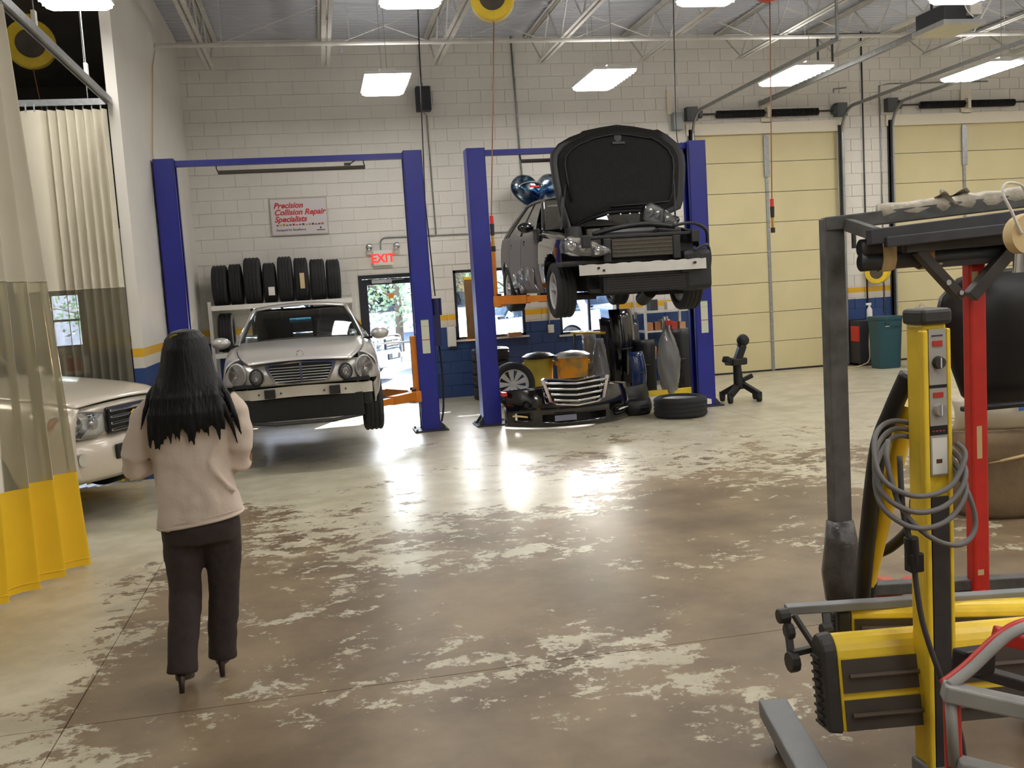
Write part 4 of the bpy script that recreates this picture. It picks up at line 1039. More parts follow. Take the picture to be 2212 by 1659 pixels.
# --------------------------------- pale SUV nosing out of the paint bay
champ = mat('champagne_paint', C3(206, 196, 180), .3, .15, coat=.8)
Ps = dict(hw=curve([(-.92, .66), (-.8, .80), (-.5, .88), (0, .92), (1, .93), (2.8, .93), (3.4, .90), (3.75, .80)]),
          zs=curve([(-.92, .78), (-.6, .90), (0, .98), (.8, 1.05), (2, 1.08), (3.75, 1.10)]),
          zr=curve([(-.92, .32), (-.4, .30), (.4, .28), (2.4, .28), (3.75, .36)]),
          arch=.41, archz=.36, wb=2.72, R=.36, cowl=.62, ws_top=1.38, roof_end=3.2, back_base=3.55, zroof=1.72, wr=.64, zcowl=1.10, wsw=.78,
          zdeck=1.16, ztail=1.12, y0=-.92, y1=3.78, panels=[('fender', -.90, .6, True), ('front_door', .6, 1.6, False), ('rear_door', 1.6, 2.5, False), ('quarter_panel', 2.5, 3.75, False)],
          hoodw=curve([(-.9, .60), (-.5, .72), (.7, .80)]), hoodz=curve([(-.9, .92), (-.6, .99), (0, 1.06), (.7, 1.12)]), bpillars=(.4, .75))
def suv(root_name, label, loc, rz, paint, P, plain=False):
    t = thing(root_name, label, 'car', loc, rz)
    car_body(t, P, paint, tint_glass)
    MB().grid(hood_fn(P, .03, P['y0']+.03), 18, 14).build('bonnet', paint, t, smooth=True, world=False, solid=.012)
    MB().bb(-.7, .7, P['cowl']-.02, P['cowl']+.14, P['zcowl']-.06, P['zcowl']-.01).build('cowl_panel', black_plastic, t, world=False, bevel=.02)
    zt = P['hoodz'](P['y0'])+.01; zm = lerp(P['zr'](P['y0']), zt, .55); y0 = P['y0']
    hwf = P['hw'](-.75)
    def up(u, v):
        uu = u*2-1; return (uu*hwf, y0+.22*abs(uu)**2.6+.05*v, lerp(zm, zt-.05*abs(uu)**2, v))
    MB().grid(up, 26, 6).build('nose_panel', paint, t, smooth=True, world=False, solid=.012)
    def bp(u, v):
        uu = u*2-1; return (uu*(hwf+.02), y0-.07*math.sin(v*PI)**.5+.24*abs(uu)**2.6, lerp(P['zr'](y0)-.04, zm, v))
    bmp = MB().grid(bp, 28, 10).build('front_bumper', paint, t, smooth=True, world=False, solid=.012)
    MB().box((0, y0-.075, lerp(P['zr'](y0), zm, .55)), (.62, .03, .13)).build('bumper_grille', black_plastic, bmp, world=False, bevel=.01)
    MB().box((0, y0-.092, lerp(P['zr'](y0), zm, .62)), (.30, .012, .12)).build('number_plate', mat('plate_glass', C3(170, 176, 170), .2), bmp, world=False, bevel=.003)
    hz = lerp(zm, zt, .45); hh = (zt-zm)*.85
    g = MB().box((0, y0-.02, hz), (.66, .05, hh), ).build('grille', mat('grille_black', C3(22, 22, 26), .25), t, world=False, bevel=.02)
    for k in range(4): MB().box((0, y0-.05, hz-hh*.36+k*hh*.24), (.62, .02, .022)).build('grille_bar', chrome, g, world=False, bevel=.004)
    MB().lathe([(.05, -.004), (.062, 0), (.05, .006)], (0, y0-.065, hz), 'Y', 20, closed=True).build('emblem', mat('gold_emblem', C3(190, 150, 60), .25, .8), g, world=False)
    for s in (-1, 1):
        def L(a, b, d_, s=s): return (s*(.36+a), y0-.012+.30*max(0, (.0+a)/.5)**2.0*.75+d_, hz+b)
        hp_ = [(0, -.09), (0, .07), (.12, .10), (.30, .11), (.44, .09), (.47, .02), (.42, -.07), (.25, -.12), (.1, -.12)]
        o = MB().loft([[L(a, b, .08) for a, b in hp_], [L(a, b, -.005) for a, b in hp_]]).build('headlamp', mat('lamp_bright', C3(222, 222, 218), .3, .3), t, world=False)
        MB().loft([[L(a, b, -.004) for a, b in hp_], [L(.22+(a-.22)*.9, b*.9, -.02) for a, b in hp_], [L(.22+(a-.22)*.4, b*.4, -.026) for a, b in hp_]]).build('lens', lens, o, world=False, smooth=True)
        for a in (.12, .26): MB().lathe([(.055, 0), (.045, .03), (.015, .035)], L(a, 0, -.01), 'Y', 14).build('bulb_bowl', chrome, o, world=False, smooth=True)
        MB().loft([[L(a, b, -.008) for a, b in ((.37, -.06), (.37, .08), (.45, .07), (.45, -.03))], [L(a, b, -.018) for a, b in ((.37, -.06), (.37, .08), (.45, .07), (.45, -.03))]]).build('turn_signal', mat('orange_lens', C3(226, 110, 50), .25), o, world=False)
        MB().cyl((s*.62, y0+.02, lerp(P['zr'](y0), zm, .5)), (s*.62, y0+.10, lerp(P['zr'](y0), zm, .5)), .055, seg=16).build('fog_lamp', reflector, bmp, world=False)
        for yy in (0, P['wb']): add_wheel(t, s*(P['hw'](0)-.12), yy, P['R'], P['R'], P['R']*.64, .24, s, alu)
        mirror(t, s*(P['hw'](.8)+.10), .85, P['zcowl']+.03, s, paint)
    return t
suv('pale_suv', 'pale beige SUV nosing out from behind the paint bay curtain', (-2.58, 9.59, .10), math.asin(.9), champ, Ps)

# ------------------------------------------------------------------ outside
asphalt = mat('asphalt', C3(88, 90, 96), .9, noise=.15, scale=3)
struct(MB().bb(-40, 60, YB+.22, 90, -.25, -.02).build('ground_outside', asphalt))
struct(MB().bb(-30, 50, YB+.22, YB+1.6, -.02, .0).build('pavement_outside', mat('pavement', C3(132, 132, 136), .9, noise=.08)))
white_car = mat('white_car_paint', C3(236, 236, 236), .3, coat=.6); red_car = mat('pale_car_paint', C3(196, 202, 214), .3, coat=.6); navy_car = mat('navy_car_paint', C3(40, 50, 80), .3, coat=.6)
t1 = suv('white_suv', 'white SUV parked outside just beyond the glass exit door', (.62, 21.6, -.02), math.radians(62), white_car, Ps)
def park(src, nm, loc, rz, label, paint):
    c = copy_tree(src, loc, rz, label); c.name = nm
    for o in c.children:
        if o.data and o.data.materials and o.data.materials[0] == white_car:
            o.data = o.data.copy(); o.data.materials[0] = paint
    return c
park(t1, 'grey_suv', (3.4, 24.2, -.02), math.radians(-70), 'pale grey SUV parked outside seen through the window right of the door', red_car)
park(t1, 'navy_suv', (9.0, 28.0, -.02), math.radians(20), 'dark blue SUV parked outside behind the raised black car', navy_car)
brickm = mat('pink_brick', C3(190, 172, 176), .9, noise=.2, scale=4)
t = thing('brick_building', 'low pink brick building across the car park', 'building', (2, 46, 0))
MB().bb(-12, 18, 46, 56, -.1, 5.0).build('wall', brickm, t)
MB().bb(-12.3, 18.3, 45.8, 56.2, 5.0, 5.4).build('parapet', mat('stone_trim', C3(210, 204, 196), .8), t)
for k in range(7):
    w_ = MB().bb(-10+k*4, -8.4+k*4, 45.92, 46.02, 1.0, 2.8).build('window', frame_dark, t); MB().bb(-9.9+k*4, -8.5+k*4, 45.90, 45.93, 1.1, 2.7).build('pane', tint_glass, w_)
leafm = mat('leaf_green', C3(132, 148, 112), .7, noise=.3, scale=2); bark = mat('bark', C3(96, 80, 66), .9, noise=.2)
def tree(loc, h, r, label, seed):
    rnd = random.Random(seed)
    t = thing('tree', label, 'tree', loc, 0, 'trees across the car park')
    x, y, z = loc
    MB().tube([(x, y, z-.1), (x+.05, y, z+h*.3), (x-.05, y+.05, z+h*.55), (x, y, z+h*.8)], .1, seg=8, rads=[.14, .11, .08, .03]).build('trunk', bark, t, smooth=True)
    for k in range(7):
        a = rnd.random()*2*PI; zz = z+h*(.25+.08*k)
        MB().tube([(x, y, zz), (x+math.cos(a)*r*.5, y+math.sin(a)*r*.5, zz+h*.10), (x+math.cos(a)*r*.85, y+math.sin(a)*r*.85, zz+h*.14)], .03, seg=5, rads=[.05, .03, .01]).build('branch', bark, t)
    mb = MB()
    for k in range(2200):
        while True:
            p = Vector((rnd.uniform(-1, 1), rnd.uniform(-1, 1), rnd.uniform(-1, 1)))
            if p.length < 1: break
        c = Vector((x+p.x*r, y+p.y*r, z+h*.58+p.z*h*.45)); d1 = Vector((rnd.gauss(0, 1), rnd.gauss(0, 1), rnd.gauss(0, .7))).normalized()*rnd.uniform(.06, .13)
        d2 = d1.cross(Vector((rnd.gauss(0, 1), rnd.gauss(0, 1), rnd.gauss(0, 1)))).normalized()*.05
        mb.add([c-d1, c+d2, c+d1, c-d2], [(0, 1, 2, 3)])
    mb.build('foliage', leafm, t)['kind'] = 'stuff'
tree((2.4, 31, 0), 5.0, 1.9, 'leafy tree seen through the glass exit door', 3)
tree((6.9, 34, 0), 5.6, 2.1, 'leafy tree seen through the window left of the black car', 5)
tree((12.2, 36, 0), 5.2, 2.2, 'leafy tree seen below the raised black car', 8)
tree((-6.5, 33, 0), 5.2, 2.2, 'leafy tree seen through the paint bay window', 9)

# ------------------------------------------------------------------ paint bay curtains
vinyl = mat('cream_vinyl', C3(200, 194, 174), .55, noise=.03, scale=3)
clear = glass('clear_vinyl', (.84, .82, .72), .9, haze=.50, hazecol=C3(186, 178, 150), rough=.15)
skirt = mat('yellow_vinyl', C3(236, 194, 32), .5, noise=.04, scale=3)
def curtain(label, path, ztop, zmid, zlow, z0, seed):
    t = thing('bay_curtain', label, 'curtain', path(.5, 0)[:2]+(z0,))
    n = 180
    for nm, a, b, m_, nv in (('clear_window', zlow, zmid, clear, 6), ('upper_sheet', zmid, ztop, vinyl, 8), ('yellow_skirt', z0, zlow, skirt, 6)):
        def f(u, v, a=a, b=b):
            z = lerp(a, b, v); x, y = path(u, (ztop-z)/(ztop-z0))[:2]; return (x, y, z)
        MB().grid(f, n, nv).build(nm, m_, t, smooth=True)
    for k in range(12):
        x, y = path((k+.5)/12, 0)[:2]
        MB().cyl((x, y, ztop-.02), (x, y, ztop+.06), .008, seg=6).build('roller_hook', galv, t)
    for zz, mm in ((zmid, vinyl), (z0+.05, skirt)):
        pts = [path(k/90, (ztop-zz)/(ztop-z0))[:2]+(zz,) for k in range(91)]
        MB().tube(pts, .006, seg=5).build('hem_seam', mm, t, smooth=True)
    return t
def path1(u, d):
    y = lerp(5.2, 7.42, u**1.15); ph = u*62
    amp = .042*(1+.5*math.sin(u*9))*(.75+.5*d)
    x = -1.95-.30*(7.42-y)*(.15+.85*d)+amp*math.sin(ph+.3*math.sin(ph*.5))+d*(.085+.10*u**3)
    return (x, y+.03*math.cos(ph)+.06*d*u)
curtain('near paint bay curtain with clear window and wide yellow skirt beside the woman', path1, 3.90, 2.05, .70, .02, 1)
def path2(u, d):
    x = lerp(-3.05, -1.985, u); k = max(0, u-.42)
    ph = u*13 if u < .42 else .42*13+(u-.42)*78
    amp = .05 if u < .42 else .042
    return (x+.01*math.sin(ph*1.0), 10.84+amp*math.sin(ph)*(.8+.4*d))
curtain('far paint bay curtain hanging from the corner of the rail behind the SUV', path2, 3.88, 2.06, .62, .02, 2)
t = thing('curtain_rail', 'galvanized curtain rail running along the open side of the paint bay', 'rail', (-1.95, 5, 3.92))
MB().bb(-1.975, -1.925, YF+.05, 10.86, 3.95, 3.995).bb(-1.98, -1.972, YF+.05, 10.86, 3.93, 3.995).bb(-1.928, -1.92, YF+.05, 10.86, 3.93, 3.995).build('channel', galv, t)
for yy in (9.9, 8.2, 6.4, 4.0): 
    MB().cyl((-1.95, yy, 3.99), (-1.95, yy, ZC), .005, seg=5).build('hanging_rod', galv, t); MB().bb(-1.965, -1.935, yy-.03, yy+.03, 3.98, 4.12).build('rail_clip', paper_white, t)
t = thing('curtain_rail', 'galvanized curtain rail crossing the paint bay to the partition end', 'rail', (-4.4, 10.87, 3.92))
MB().bb(XL+.02, -1.98, 10.82, 10.87, 3.94, 3.985).bb(XL+.02, -1.98, 10.815, 10.823, 3.92, 3.985).build('channel', galv, t)
for xx in (-2.15, -3.0, -4.6): MB().cyl((xx, 10.845, 3.98), (xx, 10.845, ZC), .005, seg=5).build('hanging_rod', galv, t)
# hose reels
def hose_reel(name, c, R, w, face, m, label, end=None, flank=None):
    t = thing(name, label, 'hose reel', (c[0], c[1], c[2]-R))
    c = Vector(c); f = Vector(face).normalized(); z = Vector((0, 0, 1)); x = f.cross(z).normalized(); Mx = Matrix((x, z, f)).transposed()
    MB().lathe([(R*.62, w*.5), (R, w*.5), (R*1.02, w*.42), (R*1.02, -w*.42), (R, -w*.5), (R*.62, -w*.5), (R*.6, -w*.45), (R*.6, w*.45)], c, M=Mx, seg=36, closed=True).build('case_ring', m, t, smooth=True, auto=40)
    MB().lathe([(.001, w*.4), (R*.61, w*.40), (R*.61, -w*.4), (.001, -w*.4)], c, M=Mx, seg=28).build('spool', mat('spool_dark', C3(84, 76, 66), .6, noise=.2), t, smooth=True, auto=40)
    MB().box(c+z*R*1.1, (w*.7, w*.7, R*.3)).build('mount_bracket', m, t)
    if end is not None:
        o = MB().tube([c-z*R*.95+x*R*.15*(flank or 0), c-z*R*1.15+x*R*.2*(flank or 0), Vector(end)], .007, seg=6).build('hose', mat('hose_tan', C3(128, 84, 60), .6), t)
        e = Vector(end)
        MB().cyl(e, e-z*.09, .022, seg=10).build('red_coupler', red_paint, o)
        MB().cyl(e-z*.09, e-z*.22, .026, .022, seg=10).build('grip', rubber, o)
        MB().cyl(e-z*.22, e-z*.34, .016, seg=8).build('nozzle', mat('nozzle_brass', C3(196, 150, 70), .35, .6), o)
        MB().cyl(e-z*.34, e-z*.40, .026, seg=10).build('plug_end', black_plastic, o)
    return t
hose_reel('hose_reel', (2.15, 11.0, 5.0), .24, .16, (-.2, -1, 0), yellow, 'yellow hose reel hanging from the joists left of the black car', (1.985, 11.0, 2.62))
hose_reel('hose_reel', (5.46, 11.0, 5.17), .22, .16, (-.2, -1, 0), red_paint, 'red hose reel hanging from the joists before the left rolling door', (5.40, 11.0, 2.66))
hose_reel('hose_reel', (-3.04, 12.5, 4.95), .27, .14, (.2, -1, 0), yellow, 'large yellow hose reel high in the dark paint bay', (-2.92, 12.5, 3.5))
hose_reel('hose_reel', (9.98, 16.22, 1.66), .20, .20, (-.75, -.66, 0), yellow, 'yellow hose reel on the pier between the rolling doors')
conduit('thin cable hanging from the ceiling down to the left lift', [(1.56, 12.9, ZC), (1.50, 12.9, 4.2), (1.46, 12.88, 3.0), (1.50, 12.84, 1.75)], .008, dark_steel)
conduit('thin dark cable hanging in front of the junction box', smooth_path([(5.02, 12.9, ZC), (4.98, 12.9, 4.6), (4.97, 12.9, 3.7), (5.02, 12.85, 3.62)]), .007, dark_steel)
conduit('thin tan cord running down the left partition to the lift', [(-1.855, 13.9, 5.2), (-1.852, 13.5, 4.9), (-1.85, 12.78, 3.7), (-1.84, 12.76, 3.62)], .007, tape_tan)

# ------------------------------------------------------------------ tyre rack
t = thing('tyre_rack', 'white steel tyre rack standing behind the silver car', 'rack', (-.55, 16.0, 0))
for xx in (-1.66, .54):
    for yy in (15.72, 16.28): MB().bb(xx-.025, xx+.025, yy-.025, yy+.025, 0, 1.86).build('upright', lift_blue if False else steel_white, t)
for zz in (.18, .98, 1.72):
    for yy in (15.72, 16.28): MB().bb(-1.68, .56, yy-.02, yy+.02, zz, zz+.075).build('shelf_beam', paper_white, t)
MB().bb(-1.66, .54, 15.74, 16.26, 1.76, 1.772).build('shelf_deck', steel_white, t)
rack_t = [(-1.49, .325, .225, 'leftmost on'), (-1.255, .33, .185, 'second from the left on'), (-.99, .372, .245, 'tallest, third from the left on'), (-.735, .325, .185, 'with white square sticker, fourth from left on'),
          (-.49, .368, .215, 'fifth from the left on'), (-.245, .352, .205, 'with tall pale sticker, sixth from left on'), (.01, .335, .225, 'seventh from the left on'), (.255, .325, .21, 'rightmost on')]
for x, R, w_, nm in rack_t:
    q = thing('car_tyre', 'black tyre %s the top of the rack' % nm, 'tyre', (x, 16.0, 1.772), 0, 'tyres standing on the rack')
    o = tyre_mesh(MB(), (x, 16.0, 1.772+R), R, R*.62, w_).build('tread', rubber, q, smooth=True, auto=50)
    if 'square' in nm: MB().bb(x-.02, x+.075, 16.0-R-.004, 16.0-R+.004, 1.772+R-.19, 1.772+R-.06).build('sticker', paper_white, q)
    if 'tall' in nm and 'pale' in nm: MB().bb(x-.02, x+.05, 16.0-R-.004, 16.0-R+.008, 1.772+R-.14, 1.772+R+.10).build('sticker', tape_tan, q)
for x, z, nm in ((-1.46, 1.055, 'black tyre on the lower shelf left of the silver car roof'), (.10, 1.055, 'black tyre on the lower shelf right behind the silver car'), (.36, 1.055, 'black tyre at the right end of the lower rack shelf')):
    tag(tyre_mesh(MB(), (x, 16.0, z+.31), .31, .2, .21).build('car_tyre', rubber, smooth=True, auto=50), nm, 'tyre', 'tyres standing on the rack')

# ------------------------------------------------------------------ parts on the floor below the black car
t = thing('bumper_cover', 'black front bumper cover with chrome grille standing on the floor', 'bumper', (3.05, 12.1, 0))
def bc(u, v):
    uu = u*2-1; zt = .44+.10*(1-abs(uu)**2)+.03*abs(uu); z = lerp(.02, zt, v)
    return (3.06+uu*.83, 11.88+.42*abs(uu)**2.6-.05*math.sin(v*PI)+.06*v, z)
skip_c = MB()
def bcf():
    mb = MB(); nu, nv = 48, 16; vs = [bc(i/nu, j/nv) for j in range(nv+1) for i in range(nu+1)]; fs = []
    for j in range(nv):
        for i in range(nu):
            uu = abs((i+.5)/nu*2-1); v = (j+.5)/nv
            if uu < .42 and v > .60: continue
            if uu < .5 and .12 < v < .30: continue
            if .66 < uu < .86 and .20 < v < .36: continue
            fs.append((j*(nu+1)+i, j*(nu+1)+i+1, (j+1)*(nu+1)+i+1, (j+1)*(nu+1)+i))
    return mb.add(vs, fs)
b_ = bcf().build('cover_shell', black_gloss, t, smooth=True, solid=.014)
MB().grid(lambda u, v: (lerp(2.4, 3.72, u), 12.02+.30*abs(u*2-1)**2.4, lerp(.06, .30, v)), 12, 2).build('lower_mesh', black_plastic, t, solid=.01)
gp2 = [(-.44, .62), (-.40, .645), (0, .60), (.40, .645), (.44, .62), (.36, .35), (.28, .305), (0, .275), (-.28, .305), (-.36, .35)]
def g2(p, s_, yy): return (3.08+p[0]*s_, yy+.10*(p[0]*s_)**2+.10*(p[1]-.3), .44+(p[1]-.44)*s_)
gf = MB().loft([[g2(p, 1.0, 11.86) for p in gp2], [g2(p, 1.0, 11.80) for p in gp2], [g2(p, .90, 11.80) for p in gp2], [g2(p, .90, 11.86) for p in gp2]], cap=False).build('grille_frame', chrome, t, smooth=True, auto=40)
for k in range(4):
    z = .345+k*.072; w_ = lerp(.30, .40, k/3)
    MB().grid(lambda u, v: (3.08+(u*2-1)*w_, 11.80+.10*((u*2-1)*w_)**2+.10*(z-.3), z+.034*v-.02*(1-abs(u*2-1))+.01*abs(u*2-1)), 20, 1).build('grille_bar', chrome, gf, smooth=True, solid=.016)
MB().grid(lambda u, v: (3.08+(u*2-1)*.36, 11.90+.08*((u*2-1))**2, lerp(.30, .62, v)), 6, 2).build('grille_backing', black_plastic, gf)
MB().bb(2.78, 3.06, 11.815, 11.83, .10, .17).build('plate_holder', mat('plate_grey', C3(120, 122, 140), .4), t)
for s in (-1, 1): MB().tube([(3.06+s*.60, 11.96, .16), (3.06+s*.70, 12.02, .175), (3.06+s*.76, 12.10, .17)], .012, seg=6).build('trim_strip', tape_tan if s < 0 else alu, t)
MB().bb(2.20, 2.26, 12.2, 12.34, .42, .47).build('red_marker', red_paint, t)
t = thing('spare_wheel', 'black tyre on a rim lying flat on the floor by the right lift post', 'tyre', (4.50, 11.98, 0))
o = tyre_mesh(MB(), (4.50, 11.98, .135), .345, .235, .25, 'Z').build('tyre', rubber, t, smooth=True, auto=50)
rim(MB(), (4.50, 11.98, .135), .235, .25, 1, 5, 'Z').build('rim', rim_silver, o, smooth=True, auto=35)
MB().bb(4.80, 4.86, 11.80, 11.90, .15, .21).build('sticker', paper_white, t)
t = thing('alloy_wheel', 'silver spoked wheel with tyre leaning behind the left post of the black car lift', 'wheel', (2.78, 14.5, 0))
o = tyre_mesh(MB(), (2.78, 14.5, .335), .335, .235, .22, 'Y').build('tyre', rubber, t, smooth=True, auto=50)
rim(MB(), (2.78, 14.5, .335), .235, .22, -1, 9, 'Y').build('rim', rim_silver, o, smooth=True, auto=35)
for k in range(4):
    tag(tyre_mesh(MB(), (2.68, 15.75, .105+k*.21), .31, .2, .2, 'Z').build('car_tyre', rubber, smooth=True, auto=50), 'black tyre in the stack under the window, %s' % ('bottom one', 'second from the floor', 'third from the floor', 'top one')[k], 'tyre', 'stack of tyres under the window')
def can(x, y, r0, r1, h, body, lidm, label, lid_h=.07):
    t = thing('waste_bin', label, 'bin', (x, y, 0))
    MB().lathe([(r0*.5, .004), (r0, 0), (r1, h), (r1+.012, h), (r1+.012, h+.02), (r1-.02, h+.02), (r0-.02, .03)], (x, y, 0), seg=28).build('body', body, t, smooth=True, auto=40)
    if lidm: MB().lathe([(r1+.025, h+.015), (r1+.03, h+.05), (r1*.8, h+.05+lid_h*.6), (.001, h+.05+lid_h)], (x, y, 0), seg=28).build('lid', lidm, t, smooth=True, auto=40)
    for s in (-1, 1): MB().bb(x+s*(r1+.01)-.015, x+s*(r1+.01)+.015, y-.05, y+.05, h-.10, h-.04).build('handle', body, t)
    return t
ybin = mat('dusty_yellow_plastic', C3(168, 148, 52), .6, noise=.1)
can(3.28, 14.85, .20, .225, .66, ybin, black_plastic, 'yellow waste bin with black lid under the raised black car')
obin = bpy.data.materials.new('stained_orange'); obin.use_nodes = True
n_ = obin.node_tree.nodes; l_ = obin.node_tree.links; tc_ = n_.new('ShaderNodeTexCoord'); nz_ = n_.new('ShaderNodeTexNoise'); nz_.inputs['Scale'].default_value = 4.5; cr_ = n_.new('ShaderNodeValToRGB')
cr_.color_ramp.elements[0].position = .38; cr_.color_ramp.elements[0].color = (*C3(164, 140, 84), 1); cr_.color_ramp.elements[1].position = .56; cr_.color_ramp.elements[1].color = (*C3(238, 160, 40), 1)
l_.new(tc_.outputs['Object'], nz_.inputs['Vector']); l_.new(nz_.outputs['Fac'], cr_.inputs[0]); l_.new(cr_.outputs[0], n_['Principled BSDF'].inputs['Base Color'])
can(3.76, 14.6, .22, .245, .66, obin, alu, 'orange stained bin with silver lid behind the bumper grille')
# shelf unit
t = thing('shelf_unit', 'white metal shelf unit against the back wall right of the window', 'shelf', (5.72, 15.85, 0))
for xx in (5.32, 6.12):
    for yy in (15.62, 16.14): MB().bb(xx-.02, xx+.02, yy-.02, yy+.02, 0, 1.62).build('upright', steel_white, t)
for zz in (.45, .90, 1.24): MB().bb(5.30, 6.14, 15.60, 16.16, zz, zz+.025).build('shelf_board', steel_white, t)
rnd = random.Random(4)
boxcols = [C3(176, 120, 84), C3(150, 100, 70), C3(214, 208, 196), C3(160, 60, 50), C3(196, 160, 120), C3(60, 60, 66), C3(220, 214, 206)]
bl = ['brown carton', 'rust brown carton', 'white carton', 'small red box', 'tan carton', 'black box', 'pale box']
k = 0
for zz, pos in ((.925, (5.42, 5.56, 5.70, 5.85, 6.00)), (1.265, (5.5, 5.8)), (.475, (5.45, 5.7, 5.95))):
    for x in pos:
        a, b, c = rnd.uniform(.10, .13), rnd.uniform(.14, .22), rnd.uniform(.10, .2)
        tt = thing('parts_box', '%s on the %s shelf of the white unit, %s from the left' % (bl[k % 7], {.925: 'middle', 1.265: 'top', .475: 'bottom'}[zz], ('first', 'second', 'third', 'fourth', 'fifth')[pos.index(x)]), 'box', (x, 15.76, zz))
        MB().bb(x-a/2, x+a/2, 15.76-b/2, 15.76+b/2, zz, zz+c).build('box_body', mat('carton_%d' % (k % 7), boxcols[k % 7], .8), tt, bevel=.004)
        MB().bb(x-.015, x+.015, 15.76-b/2-.002, 15.76+b/2, zz+c, zz+c+.002).build('tape', tape_tan, tt)
        k += 1
# plastic wrapped fender and other body parts
wrapm = glass('wrap_film', (.7, .7, .7), 1.0, haze=.55, hazecol=(.55, .55, .55), rough=.1)
def wrapped(label, x, y, h, w_, lean, m, bagm, seed, pf=((0, .45), (.2, .8), (.45, 1.0), (.7, .7), (.85, .25), (1, .14))):
    rnd = random.Random(seed); t = thing('body_panel', label, 'car part', (x, y, 0))
    prof = curve(list(pf))
    MB().grid(lambda u, v: (x+(u-.5)*w_*.85*prof(v)+lean*v, y+.06*math.sin(u*PI)+.12*v, .03+h*.97*v), 12, 16).build('panel', m, t, smooth=True, solid=.02)
    def f(u, v):
        a = u*2*PI; r = prof(v); return (x+math.cos(a)*w_*.52*r+lean*v+.01*math.sin(9*a+20*v), y+.03+.12*v+math.sin(a)*(.10*r+.03)+.012*math.sin(13*v+5*a), .01+h*1.0*v)
    MB().grid(f, 30, 18).build('plastic_wrap', bagm, t, smooth=True)
    if seed == 1: MB().box((x+lean*.9, y+.0, h*.93), (.10, .03, .07)).build('tag', red_paint, t)
    return t
wrapped('plastic wrapped silver wing with red tag standing before the right post', 5.03, 13.75, 1.22, .34, .02, alu, wrapm, 1)
wrapped('pale plastic wrapped panel leaning behind the orange bin', 4.16, 14.45, .92, .30, .05, mat('panel_white', C3(190, 196, 204), .4), wrapm, 2, ((0, 1.0), (.3, .95), (.6, .75), (.9, .45), (1, .35)))
wrapped('white wrapped panel in the middle of the parts pile', 4.38, 15.55, 1.0, .26, -.04, mat('panel_white', C3(190, 196, 204), .4), wrapm, 3, ((0, .8), (.3, 1.0), (.6, .9), (.9, .8), (1, .6)))
def shell(label, x, y, w_, h, d_, m, rz=0, bend=.2):
    t = thing('bumper_shell', label, 'car part', (x, y, 0), rz)
    MB().grid(lambda u, v: ((u*2-1)*w_/2, bend*abs(u*2-1)**2.2-d_*math.sin(v*PI), .01+h*v), 20, 10).build('shell', m, t, smooth=True, solid=.02, world=False)
    MB().tube([((k/10*2-1)*w_*.42, bend*abs(k/10*2-1)**2.2-d_-.01, h*.55) for k in range(11)], .012, seg=6).build('trim_line', dark_steel, t, world=False, smooth=True)
    MB().box((0, -d_*.6, h*.22), (w_*.4, .03, h*.14)).build('opening', black_plastic, t, world=False, bevel=.01)
    return t
shell('tall black bumper shell standing upright in the parts pile', 4.62, 14.6, .42, 1.35, .06, black_gloss, .3, .1)
shell('dark blue bumper shell standing behind the parts pile', 4.85, 15.2, .40, 1.15, .06, mat('navy_gloss', C3(18, 26, 50), .15, coat=.8), -.2, .1)
shell('low black bumper shell lying right of the chrome grille', 4.0, 12.75, .9, .34, .06, black_plastic, .15, .25)
shell('black inner liner beside the wrapped wing', 5.36, 14.2, .36, 1.0, .05, black_plastic, -.3, .1)
shell('small black liner lying between the bumper cover and the flat tyre', 4.12, 12.35, .42, .20, .04, black_plastic, .4, .12)
shell('dark grey bumper shell leaning at the back of the parts pile', 4.64, 15.05, .5, 1.2, .07, mat('charcoal_gloss', C3(30, 32, 38), .25, coat=.5), .1, .12)
shell('short black liner standing beside the tall black shell', 4.90, 14.55, .34, .85, .05, black_plastic, -.4, .1)
shell('blue painted bumper shell standing left of the wrapped wing', 4.72, 14.2, .30, .70, .06, mat('mid_blue_gloss', C3(30, 60, 120), .2, coat=.8), .5, .1)
t = thing('parts_stand', 'black folding parts stand with a yellow top bar behind the bins', 'stand', (4.05, 15.05, 0))
for xx in (3.92, 4.36): MB().bar((xx, 14.98, .0), (xx+.03, 15.1, 1.0), .03, .03).bar((xx, 15.3, .0), (xx+.03, 15.1, 1.0), .03, .03).build('leg', black_plastic, t)
MB().bar((3.88, 15.05, 1.02), (4.44, 15.05, .985), .05, .035).build('top_bar', yellow, t)
MB().bar((3.92, 15.05, .4), (4.36, 15.05, .4), .02, .02).build('stretcher', black_plastic, t)
t = thing('floor_plank', 'yellow edged white panel lying on the floor behind the flat tyre', 'panel', (4.95, 13.6, 0))
MB().bb(4.45, 5.42, 13.45, 13.75, .0, .07).build('panel', paper_white, t, bevel=.01); MB().bb(4.45, 5.42, 13.72, 13.80, .07, .15).build('edge', yellow, t, bevel=.01)
t = thing('wooden_board', 'brown wooden board with dark round marks leaning in the window', 'board', (2.62, 16.32, .97))
MB().bb(2.40, 2.84, 16.26, 16.30, .972, 2.02).build('panel', mat('brown_board', C3(130, 96, 56), .7, noise=.15), t, bevel=.005)
MB().bb(2.40, 2.84, 16.255, 16.262, 1.97, 2.02).build('edge', yellow, t)
MB().lathe([(.06, -.003), (.085, 0), (.06, .003), (.05, 0)], (2.62, 16.256, 1.82), 'Y', 20, closed=True).build('mark', dark_steel, t)
MB().bb(2.54, 2.70, 16.253, 16.259, 1.52, 1.56).bb(2.54, 2.70, 16.253, 16.259, 1.60, 1.64).build('mark', dark_steel, t)
t = thing('clutter_box', 'brown carton on the window sill under the black car', 'box', (4.86, 16.26, .93))
